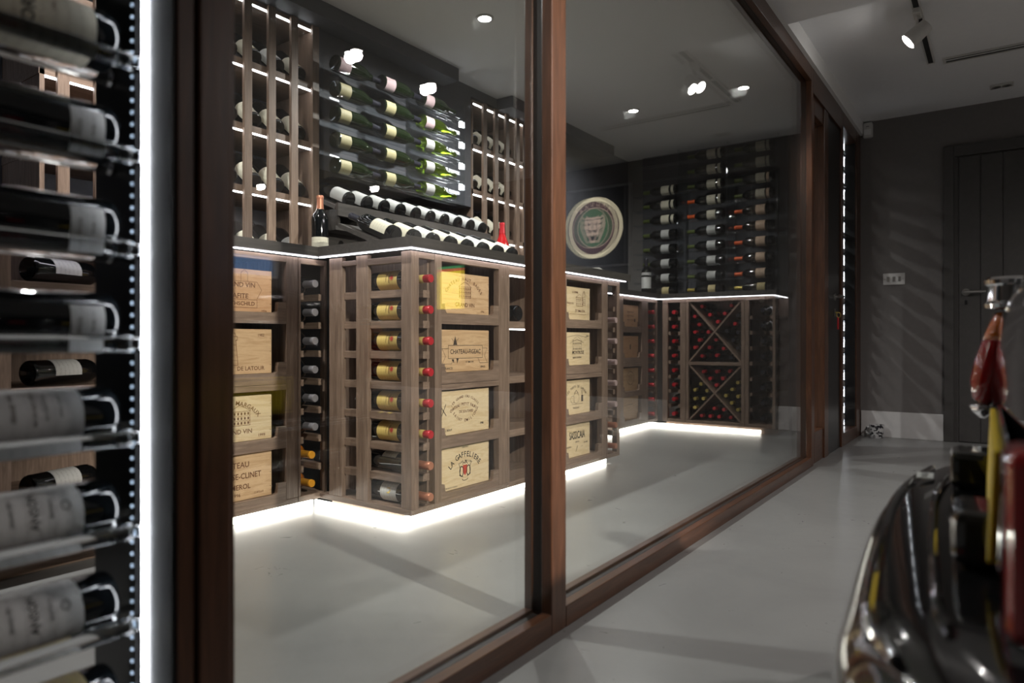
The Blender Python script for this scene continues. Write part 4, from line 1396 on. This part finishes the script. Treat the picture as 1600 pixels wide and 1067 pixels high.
# far recess
y0, y1 = rr0 + 0.004, 4.955
for k, (mt, hh) in enumerate((('case_orange', 0.165), ('case_orange', 0.165), ('case_tan', 0.172), ('case_tan', 0.172))):
    ik = Ink()
    if k == 0:
        for q in (0.03, 0.0, -0.03):
            ik.line([(-0.05, q), (0.07, q)], 0.003)
        ik.line([(-0.03, 0.045), (-0.03, -0.05)], 0.003).rect(0.075, 0.095, -0.045, -0.02)
        nm = 'shaded tan wine case topmost in the far recess with lined print'
    elif k == 1:
        ik.rect(0.0, 0.015, -0.02, 0.02)
        nm = 'shaded tan wine case second in the far recess with a small mark'
    elif k == 2:
        ik.ring(0.01, 0.01, 0.06, 0.05, 0.003)
        building(ik, 0.01, 0.005, 0.06, 2, 4)
        nm = 'shaded wine case third in the far recess with round print'
    else:
        ik.line([(-0.05, 0.03), (0.05, 0.03)], 0.003)
        nm = 'shaded wine case lowest in the far recess'
    wine_case(nm, XR - 0.0213, y0, y1, CASEZ[k], hh, mt, [('lettering', ik, 'brand_dark')], group='wooden wine cases in the far recess')

# ------------------------------------------------------------------ lamps and fittings
for k, (x, y, pw_, nm_) in enumerate(CELLAR_LAMPS):
    e_ = empty('ceiling_downlight', (x, y, ZC), ('recessed downlight in the cellar ceiling over the left recess', 'recessed downlight in the cellar ceiling before the clear wall rack', 'recessed downlight in the cellar ceiling before the far recess', 'recessed downlight in the cellar ceiling near the glazed door')[k], 'downlight', 'cellar downlights')
    MB().lathe([(0.046, -0.0005), (0.046, -0.006), (0.034, -0.008), (0.032, -0.002), (0.032, -0.0005)], 24).build('bezel', 'white_plastic', e_, True)
    MB().lathe([(0, -0.003), (0.031, -0.003), (0.031, -0.0008), (0, -0.0008)], 20).build('lens', 'lamp_glow', e_)
for k, (x, y, z, pw_, nm_) in enumerate(GARAGE_LAMPS):
    e_ = empty('ceiling_downlight', (x, y, z), ('recessed downlight in the garage ceiling beside the car roof', 'recessed downlight in the garage ceiling just before the ceiling step', 'recessed downlight in the raised garage ceiling by the far wall', 'recessed downlight in the raised garage ceiling by the small window')[k], 'downlight', 'garage downlights')
    MB().lathe([(0.046, -0.0005), (0.046, -0.006), (0.034, -0.008), (0.032, -0.002), (0.032, -0.0005)], 24).build('bezel', 'white_plastic', e_, True)
    MB().lathe([(0, -0.003), (0.031, -0.003), (0.031, -0.0008), (0, -0.0008)], 20).build('lens', 'lamp_glow', e_)
# twin recessed fitting near the far wall, unlit
e_ = empty('twin_downlight', (-0.013, 5.39, ZC), 'small twin downlight, unlit, in the ceiling before the far wall', 'downlight')
part(e_, 'plate', 'white_plastic', (-0.075, 0.049, 5.345, 5.435, ZC - 0.006, ZC - 0.0005), bevel=0.002)
for dx in (-0.028, 0.028):
    MB().lathe([(0.024, -0.0065), (0.024, -0.010), (0.017, -0.011), (0.010, -0.0068), (0, -0.0068)], 20, (dx, 0, 0)).build('lamp', 'steel', e_, True)
# track, spot head, slot diffuser
e_ = empty('ceiling_track', (-0.345, 4.1, ZC), 'thin white ceiling track with dark slots in the garage', 'lighting track')
part(e_, 'rail', 'white_plastic', (-0.365, -0.325, 3.52, 4.68, ZC - 0.020, ZC - 0.0005), bevel=0.002)
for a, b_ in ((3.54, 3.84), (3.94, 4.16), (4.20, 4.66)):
    part(e_, 'slot', 'slot_shade', (-0.357, -0.333, a, b_, ZC - 0.0215, ZC - 0.019))  # dark sheet in place of the track's shaded recess
for k, (hd_, tg_, pw_, an_, nm_) in enumerate(TRACK_SPOTS):
    hd = Vector(hd_)
    zc_ = hd.z + 0.115
    e_ = empty('track_spot', (hd.x, hd.y, zc_), ('white adjustable spotlight, lit, hanging from the ceiling track', 'white ceiling spotlight behind the car aimed at the wine cases', 'white ceiling spotlight by the far door aimed at the wine cases')[k], 'spotlight', 'garage spotlights')
    L = e_.location
    aim = (Vector(tg_) - hd).normalized()
    MB().box(-0.016, 0.016, -0.045, 0.045, -0.028, -0.002, 0.003).build('adaptor', 'white_plastic', e_)
    MB().tube((0, 0, -0.026), (0, 0, -0.085), 0.007, 10).build('arm', 'white_plastic', e_, True)
    c0 = hd - L
    MB().tube(c0 - aim * 0.055, c0 + aim * 0.050, 0.034, 24, 0.042).build('head', 'white_plastic', e_, True)
    MB().tube(c0 + aim * 0.0505, c0 + aim * 0.053, 0.033, 24).build('lens', 'lamp_glow', e_)
e_ = empty('slot_diffuser', (0.2, 4.72, ZC), 'long narrow air slot diffuser in the garage ceiling', 'air vent')
part(e_, 'frame', 'white_plastic', (-0.29, 0.70, 4.675, 4.690, ZC - 0.008, ZC - 0.0005), (-0.29, 0.70, 4.750, 4.765, ZC - 0.008, ZC - 0.0005), (-0.29, -0.275, 4.69, 4.75, ZC - 0.008, ZC - 0.0005), (0.685, 0.70, 4.69, 4.75, ZC - 0.008, ZC - 0.0005))
part(e_, 'blade', 'ceiling_paint', (-0.275, 0.685, 4.712, 4.722, ZC - 0.007, ZC - 0.0005))
part(e_, 'slot', 'slot_shade', (-0.275, 0.685, 4.690, 4.712, ZC - 0.004, ZC - 0.0005), (-0.275, 0.685, 4.722, 4.750, ZC - 0.004, ZC - 0.0005))  # dark sheets painted in for the shade between the blades

# switch plate
e_ = empty('switch_plate', (-0.654, YFAR, 1.155), 'white triple light switch plate on the grey far wall', 'light switch')
part(e_, 'plate', 'white_plastic', (-0.724, -0.584, YFAR - 0.008, YFAR - 0.0005, 1.113, 1.197), bevel=0.002)
for x in (-0.69, -0.654, -0.618):
    part(e_, 'rocker', 'steel', (x - 0.008, x + 0.008, YFAR - 0.013, YFAR - 0.008, 1.138, 1.172), bevel=0.001)
for x in (-0.714, -0.594):
    part(e_, 'screw', 'steel', (x - 0.003, x + 0.003, YFAR - 0.0092, YFAR - 0.0078, 1.152, 1.158))
# motion sensor
e_ = empty('motion_sensor', (-0.8215, YFAR, 2.26), 'small white motion sensor in the top corner of the far wall', 'sensor')
part(e_, 'housing', 'white_plastic', (-0.8535, -0.7895, YFAR - 0.045, YFAR - 0.0005, 2.205, 2.318), bevel=0.012)
part(e_, 'lens', 'ceiling_paint', (-0.8445, -0.7985, YFAR - 0.050, YFAR - 0.044, 2.222, 2.266), bevel=0.002)
part(e_, 'slot', 'black_trim', (-0.8315, -0.8115, YFAR - 0.0462, YFAR - 0.044, 2.284, 2.288))
# patterned mug on the floor by the skirting
m, nt, b = new_mat('mosaic')
vo = nt.nodes.new('ShaderNodeTexVoronoi')
vo.inputs['Scale'].default_value = 1.0
nt.links.new(coords(nt, (75, 75, 75)), vo.inputs['Vector'])
nt.links.new(ramp(nt, vo.outputs['Color'], [(0.35, (0.02, 0.02, 0.025)), (0.5, (0.62, 0.62, 0.62))]), b.inputs['Base Color'])
b.inputs['Roughness'].default_value = 0.25
e_ = empty('patterned_cup', (-0.755, 5.635, 0), 'black and white patterned cup on the floor by the white skirting', 'cup')
MB().lathe([(0, 0.0005), (0.040, 0.0005), (0.043, 0.004), (0.050, 0.095), (0.047, 0.096), (0.040, 0.008), (0, 0.008)], 28).build('bowl', 'mosaic', e_, True)
m_ = MB()
m_.path([(-0.046, 0, 0.075), (-0.066, 0, 0.074), (-0.075, 0, 0.052), (-0.066, 0, 0.030), (-0.043, 0, 0.028)], 0.006, 8)
m_.build('handle', 'mosaic', e_, True)
# key with red tag in the glazed door
e_ = empty('key_tag', (XF - 0.006, 4.80, 0.885), 'brass key with a red tag hanging in the door lock', 'key')
L = e_.location
MB().tube((0.0005, 0, 0), (0.022, 0, 0), 0.0035, 8).build('key', 'cap_gold', e_)
m_ = MB()
m_.path([(0.020 + 0.012 * math.sin(t), 0.0, -0.016 + 0.016 * math.cos(t)) for t in [2 * math.pi * i / 14 for i in range(15)]], 0.002, 6)
m_.build('ring', 'cap_gold', e_)
MB().box(0.014, 0.020, -0.018, 0.018, -0.108, -0.032, 0.002).build('tag', 'cap_red', e_)

# illuminated round sign on the far garage wall (appears mirrored in the second pane)
e_ = empty('emblem_sign', (1.29, YFAR, 1.757), 'framed round lit emblem sign, mirrored in the glass behind the worktop', 'sign')
L = e_.location
part(e_, 'backing', 'black_trim', (0.945, 1.635, YFAR - 0.030, YFAR - 0.0005, 1.405, 2.110))
part(e_, 'frame', 'grey_frame', (0.925, 1.655, YFAR - 0.045, YFAR - 0.001, 2.110, 2.130), (0.925, 1.655, YFAR - 0.045, YFAR - 0.001, 1.385, 1.405), (0.925, 0.945, YFAR - 0.045, YFAR - 0.001, 1.405, 2.110), (1.635, 1.655, YFAR - 0.045, YFAR - 0.001, 1.405, 2.110))


def disc(name, r, y0, mat, r0=0.0):
    n = 64
    bm = bmesh.new()
    o_ = [bm.verts.new((r * math.cos(2 * math.pi * i / n), y0, r * math.sin(2 * math.pi * i / n))) for i in range(n)]
    if r0 > 0:
        i_ = [bm.verts.new((r0 * math.cos(2 * math.pi * i / n), y0, r0 * math.sin(2 * math.pi * i / n))) for i in range(n)]
        for i in range(n):
            bm.faces.new((o_[i], o_[(i + 1) % n], i_[(i + 1) % n], i_[i]))
    else:
        bm.faces.new(o_)
    bmesh.ops.solidify(bm, geom=bm.faces, thickness=0.004)
    me = bpy.data.meshes.new(name)
    bm.to_mesh(me)
    bm.free()
    me.materials.append(MAT[mat])
    return add(name, me, e_)


disc('outer_ring', 0.285, -0.036, 'sign_cream', 0.247)
disc('lettered_ring', 0.247, -0.036, 'sign_maroon', 0.190)
disc('inner_ring', 0.190, -0.038, 'sign_face', 0.180)
disc('ground', 0.180, -0.036, 'sign_green')
Yf = -0.0425
add('lettering', Ink().arc('JAGUAR', 0, 0, 0.218, 0.052, 84).mesh('lettering', 'sign_face', lambda x, y: (x, Yf, y)), e_)
fc = Ink()
fc.poly([(-0.105, 0.085), (-0.085, 0.118), (-0.055, 0.095), (0.0, 0.102), (0.055, 0.095), (0.085, 0.118), (0.105, 0.085), (0.112, 0.02), (0.092, -0.045), (0.062, -0.105), (0.045, -0.140), (-0.045, -0.140), (-0.062, -0.105), (-0.092, -0.045), (-0.112, 0.02)])
add('face', fc.mesh('face', 'sign_face', lambda x, y: (x, Yf - 0.001, y)), e_)
fd = Ink()
for sx in (-1, 1):
    fd.poly([(sx * 0.030, 0.030), (sx * 0.078, 0.048), (sx * 0.070, 0.022)]).line([(sx * 0.030, 0.075), (sx * 0.085, 0.080)], 0.008).line([(sx * 0.040, -0.030), (sx * 0.085, -0.010)], 0.005).line([(sx * 0.044, -0.045), (sx * 0.080, -0.035)], 0.005)
    fd.line([(sx * 0.02, 0.06), (sx * 0.018, -0.02)], 0.004)
fd.poly([(-0.030, -0.022), (0.030, -0.022), (0.014, -0.044), (-0.014, -0.044)]).poly([(-0.045, -0.070), (0.045, -0.070), (0.032, -0.118), (-0.032, -0.118)])
add('face_lines', fd.mesh('face_lines', 'sign_dark', lambda x, y: (x, Yf - 0.002, y)), e_)
tt = Ink().poly([(-0.036, -0.071), (-0.026, -0.071), (-0.031, -0.092)]).poly([(0.036, -0.071), (0.026, -0.071), (0.031, -0.092)])
add('teeth', tt.mesh('teeth', 'sign_cream', lambda x, y: (x, Yf - 0.003, y)), e_)

# bright yellow sign further along the same wall, seen only as a reflection over the first case rack
led('sign_yellow', (1.0, 0.72, 0.06), 2.2)
led('sign_leaf', (0.15, 0.55, 0.22), 1.2)
led('sign_coral', (1.0, 0.25, 0.12), 1.6)
e_ = empty('wall_sign', (3.02, YFAR, 1.27), 'backlit yellow sign with a green top edge, mirrored over the first case rack', 'sign')
part(e_, 'box', 'black_trim', (2.84, 3.20, YFAR - 0.045, YFAR - 0.0005, 1.04, 1.52), bevel=0.004)
part(e_, 'panel', 'sign_yellow', (2.85, 3.19, YFAR - 0.048, YFAR - 0.045, 1.05, 1.455))
part(e_, 'band', 'sign_coral', (2.85, 3.19, YFAR - 0.048, YFAR - 0.045, 1.456, 1.482))
part(e_, 'band', 'sign_leaf', (2.85, 3.19, YFAR - 0.048, YFAR - 0.045, 1.483, 1.51))

# ------------------------------------------------------------------ the black car parked with its tail towards the glass
CY = 1.16
car = tag(empty('classic_car', (0.0, CY, 0)), 'glossy black classic car parked tail first beside the glass wall', 'car')
car.rotation_euler.z = math.radians(3.2)


def superell(hw, z0, z1, n=36, p=2.8):
    out = []
    for i in range(n):
        t = 2 * math.pi * i / n
        c, s_ = math.cos(t), math.sin(t)
        y = hw * math.copysign(abs(c) ** (2 / p), c)
        z = (z0 + z1) / 2 + (z1 - z0) / 2 * math.copysign(abs(s_) ** (2 / p), s_)
        out.append((y, z))
    return out


def loft(name, secs, mat, parent, smooth=True):
    bm = bmesh.new()
    rings = [[bm.verts.new((x, y, z)) for y, z in ring] for x, ring in secs]
    for A, B in zip(rings, rings[1:]):
        n = len(A)
        for i in range(n):
            bm.faces.new((A[i], A[(i + 1) % n], B[(i + 1) % n], B[i]))
    bm.faces.new(rings[0])
    bm.faces.new(rings[-1][::-1])
    bmesh.ops.recalc_face_normals(bm, faces=bm.faces)
    me = bpy.data.meshes.new(name)
    bm.to_mesh(me)
    bm.free()
    me.materials.append(MAT[mat])
    for p in me.polygons:
        p.use_smooth = smooth
    return add(name, me, parent)


secs = []
for x, hw, z0, z1, p in ((0.005, 0.40, 0.42, 0.70, 2.4), (0.012, 0.50, 0.36, 0.76, 2.6), (0.04, 0.585, 0.31, 0.815, 2.9), (0.10, 0.640, 0.28, 0.855, 3.1), (0.3, 0.70, 0.24, 0.90, 3.2), (0.8, 0.74, 0.22, 0.93, 3.2), (1.6, 0.76, 0.20, 0.93, 3.2), (2.6, 0.76, 0.20, 0.90, 3.2), (3.4, 0.73, 0.22, 0.86, 3.0), (3.9, 0.66, 0.26, 0.78, 2.8), (4.08, 0.54, 0.32, 0.68, 2.4)):
    secs.append((x, superell(hw, z0, z1, 40, p)))
loft('body', secs, 'car_paint', car)
secs = []
for x, hw, z1 in ((0.75, 0.50, 0.945), (1.05, 0.56, 1.12), (1.45, 0.57, 1.24), (1.95, 0.57, 1.26), (2.35, 0.56, 1.20), (2.75, 0.55, 0.94)):
    secs.append((x, superell(hw, 0.82, z1, 32, 2.6)))
loft('cabin', secs, 'car_window', car)
secs = []
for x, hw, z1 in ((1.15, 0.50, 1.175), (1.45, 0.545, 1.252), (1.95, 0.545, 1.272), (2.25, 0.51, 1.235)):
    secs.append((x, superell(hw, 1.14, z1, 28, 2.4)))
loft('roof', secs, 'car_paint', car)
for x in (0.85, 3.25):
    for sy in (-1, 1):
        wh = MB()
        wh.lathe([(0.12, -0.075), (0.20, -0.085), (0.285, -0.075), (0.305, -0.05), (0.305, 0.05), (0.285, 0.075), (0.20, 0.085), (0.12, 0.075)], 36)
        bmesh.ops.rotate(wh.bm, verts=wh.bm.verts, matrix=Matrix.Rotation(math.pi / 2, 3, 'X'))
        bmesh.ops.translate(wh.bm, verts=wh.bm.verts, vec=(x, sy * 0.665, 0.306))
        wl = wh.build('wheel', 'tyre', car, True)
        hb = MB()
        hb.lathe([(0, 0.095), (0.05, 0.09), (0.11, 0.07), (0.185, 0.075), (0.185, -0.075), (0, -0.075)], 28)
        bmesh.ops.rotate(hb.bm, verts=hb.bm.verts, matrix=Matrix.Rotation(-sy * math.pi / 2, 3, 'X'))
        bmesh.ops.translate(hb.bm, verts=hb.bm.verts, vec=(x, sy * 0.665, 0.306))
        hb.build('hubcap', 'chrome', wl, True)


# wrap-round rear bumper, an arc in plan
def bump_x(dy):
    return -0.168 + (0.05 if dy < 0 else 0.23) * dy * dy + 0.26 * max(0.0, abs(dy) - 0.42) ** 2 * 6


def along(prof, y0, y1, n, name, mat, parent, closed=True):
    """sweep a section (offset outwards from the bumper line, height) across the car"""
    bm = bmesh.new()
    rings = []
    for i in range(n + 1):
        dy = y0 + (y1 - y0) * i / n
        sl = (bump_x(dy + 0.002) - bump_x(dy - 0.002)) / 0.004
        nx, ny = -1, sl
        l_ = math.hypot(nx, ny)
        nx, ny = nx / l_, ny / l_
        rings.append([bm.verts.new((bump_x(dy) + nx * o_, dy + ny * o_, z)) for o_, z in prof])
    m = len(prof)
    for A, B in zip(rings, rings[1:]):
        for k in range(m if closed else m - 1):
            bm.faces.new((A[k], A[(k + 1) % m], B[(k + 1) % m], B[k]))
    if closed:
        bm.faces.new(rings[0])
        bm.faces.new(rings[-1][::-1])
    bmesh.ops.recalc_face_normals(bm, faces=bm.faces)
    me = bpy.data.meshes.new(name)
    bm.to_mesh(me)
    bm.free()
    me.materials.append(MAT[mat])
    for p in me.polygons:
        p.use_smooth = True
    try:
        me.set_sharp_from_angle(angle=math.radians(35))
    except Exception:
        pass
    return add(name, me, parent)


prof = [(-0.17, 0.455), (-0.09, 0.458), (-0.045, 0.452), (-0.020, 0.440), (-0.006, 0.420), (0.0, 0.395), (0.0, 0.365), (-0.006, 0.357), (-0.006, 0.348), (0.002, 0.338), (0.006, 0.305), (0.002, 0.270), (-0.010, 0.245), (-0.035, 0.228), (-0.17, 0.222)]
bp = along(prof, -0.665, 0.665, 48, 'rear_bumper', 'car_paint', car)
along([(-0.030 + 0.006 * math.cos(t), 0.449 + 0.006 * math.sin(t)) for t in [2 * math.pi * i / 10 for i in range(10)]], -0.55, 0.45, 40, 'reflection_bead', 'chrome', bp)  # added bead, stands for the bay light strip's reflection in the paint
along([(-0.086 + 0.005 * math.cos(t), 0.4605 + 0.005 * math.sin(t)) for t in [2 * math.pi * i / 10 for i in range(10)]], -0.50, 0.40, 40, 'reflection_bead', 'chrome', bp)  # second added bead for the same mirrored light strip
# small printed sticker on the bumper top
bx0, by0 = -0.100, 0.29
e2 = MB().box(bx0 - 0.013, bx0 + 0.013, by0 - 0.03, by0 + 0.03, 0.4585, 0.4600)
st = e2.build('sticker', 'label_white', bp)
add('print', Ink().text('W A D', 0, 0, 0.016).mesh('print', 'print_black', lambda x, y: (bx0 - y, by0 + x, 0.4604)), st)
# over-rider block on the bumper
for sy in (-1, 1):
    MB().box(-0.062, 0.03, sy * 0.235 - 0.05, sy * 0.235 + 0.05, 0.459, 0.520, 0.012).build('overrider', 'car_paint', bp, False)
# yellow number plate on the tail, leaning back
pm = Matrix.Translation((-0.016, -0.07, 0.537)) @ Matrix.Rotation(math.radians(-2.2), 4, 'Z') @ Matrix.Rotation(math.radians(2.5), 4, 'Y')
m_ = MB()
m_.box(-0.004, 0.004, -0.26, 0.26, -0.056, 0.056, 0.002)
pt = m_.build('number_plate', 'plate_yellow', car)
pt.matrix_local = pm
m_ = MB()
m_.box(0.0045, 0.010, -0.27, 0.27, -0.062, 0.062, 0.002)
m_.build('plate_holder', 'chrome', pt)
add('plate_border', Ink().line([(-0.252, -0.048), (0.252, -0.048), (0.252, 0.048), (-0.252, 0.048)], 0.003, True).mesh('plate_border', 'print_black', lambda x, y: (-0.0047, -x, y)), pt)
# tail lamps
for sy in (1, -1):
    e_y = sy * 0.545
    x0 = -0.004 if sy > 0 else 0.06
    secs = []
    for z, wx, wy in ((0.572, 0.012, 0.022), (0.585, 0.026, 0.034), (0.62, 0.036, 0.042), (0.66, 0.036, 0.042), (0.70, 0.031, 0.036), (0.703, 0.0306, 0.0356)):
        secs.append((z, wx, wy))

    def lens(name, secs_, mat):
        bm = bmesh.new()
        rings = []
        for z, wx, wy in secs_:
            rings.append([bm.verts.new((x0 + 0.02 - wx * max(-0.5, math.cos(t)) - (z - 0.66) * -0.18, e_y + wy * math.sin(t), z)) for t in [2 * math.pi * i / 18 for i in range(18)]])
        for A, B in zip(rings, rings[1:]):
            for i in range(18):
                bm.faces.new((A[i], A[(i + 1) % 18], B[(i + 1) % 18], B[i]))
        bm.faces.new(rings[0])
        bm.faces.new(rings[-1][::-1])
        bmesh.ops.recalc_face_normals(bm, faces=bm.faces)
        me = bpy.data.meshes.new(name)
        bm.to_mesh(me)
        bm.free()
        me.materials.append(MAT[mat])
        for p in me.polygons:
            p.use_smooth = True
        return me
    tl = add('tail_lamp', lens('tail_lamp', secs, 'red_lens'), car)
    add('indicator', lens('indicator', [(0.7035, 0.0305, 0.0355), (0.72, 0.028, 0.033), (0.74, 0.024, 0.030), (0.758, 0.018, 0.024)], 'amber_lens'), tl)
    add('lamp_base', lens('lamp_base', [(0.545, 0.006, 0.014), (0.556, 0.020, 0.028), (0.5715, 0.030, 0.038)], 'chrome'), tl)
    m_ = MB()
    m_.lathe([(0.030, -0.030), (0.040, -0.028), (0.042, -0.020), (0.036, -0.014), (0.034, 0.016), (0.040, 0.020), (0.041, 0.028), (0.034, 0.034), (0.028, 0.030), (0.024, 0.022), (0, 0.020)], 28, (x0 + 0.041, e_y, 0.795))
    m_.build('filler_cap', 'chrome', car, True)
    # added chrome line standing in for the light strip's reflection on the wing edge
    dx_ = x0 + 0.05
    pts = [(0.075, e_y - sy * 0.09, 0.845), (0.030, e_y - sy * 0.10, 0.80), (0.004, e_y - sy * 0.11, 0.74), (-0.006, e_y - sy * 0.12, 0.67), (-0.010, e_y - sy * 0.125, 0.60), (-0.006, e_y - sy * 0.13, 0.53)]
    MB().path([(a_ + dx_, b_, c_) for a_, b_, c_ in pts], 0.0065, 8).build('reflection_strip', 'chrome', car, True)
    # red reflector above the bumper corner
    MB().box(-0.028 if sy < 0 else 0.03, 0.09, sy * 0.50 - 0.035, sy * 0.50 + 0.035, 0.475, 0.620, 0.010).build('reflector', 'red_lens', car)
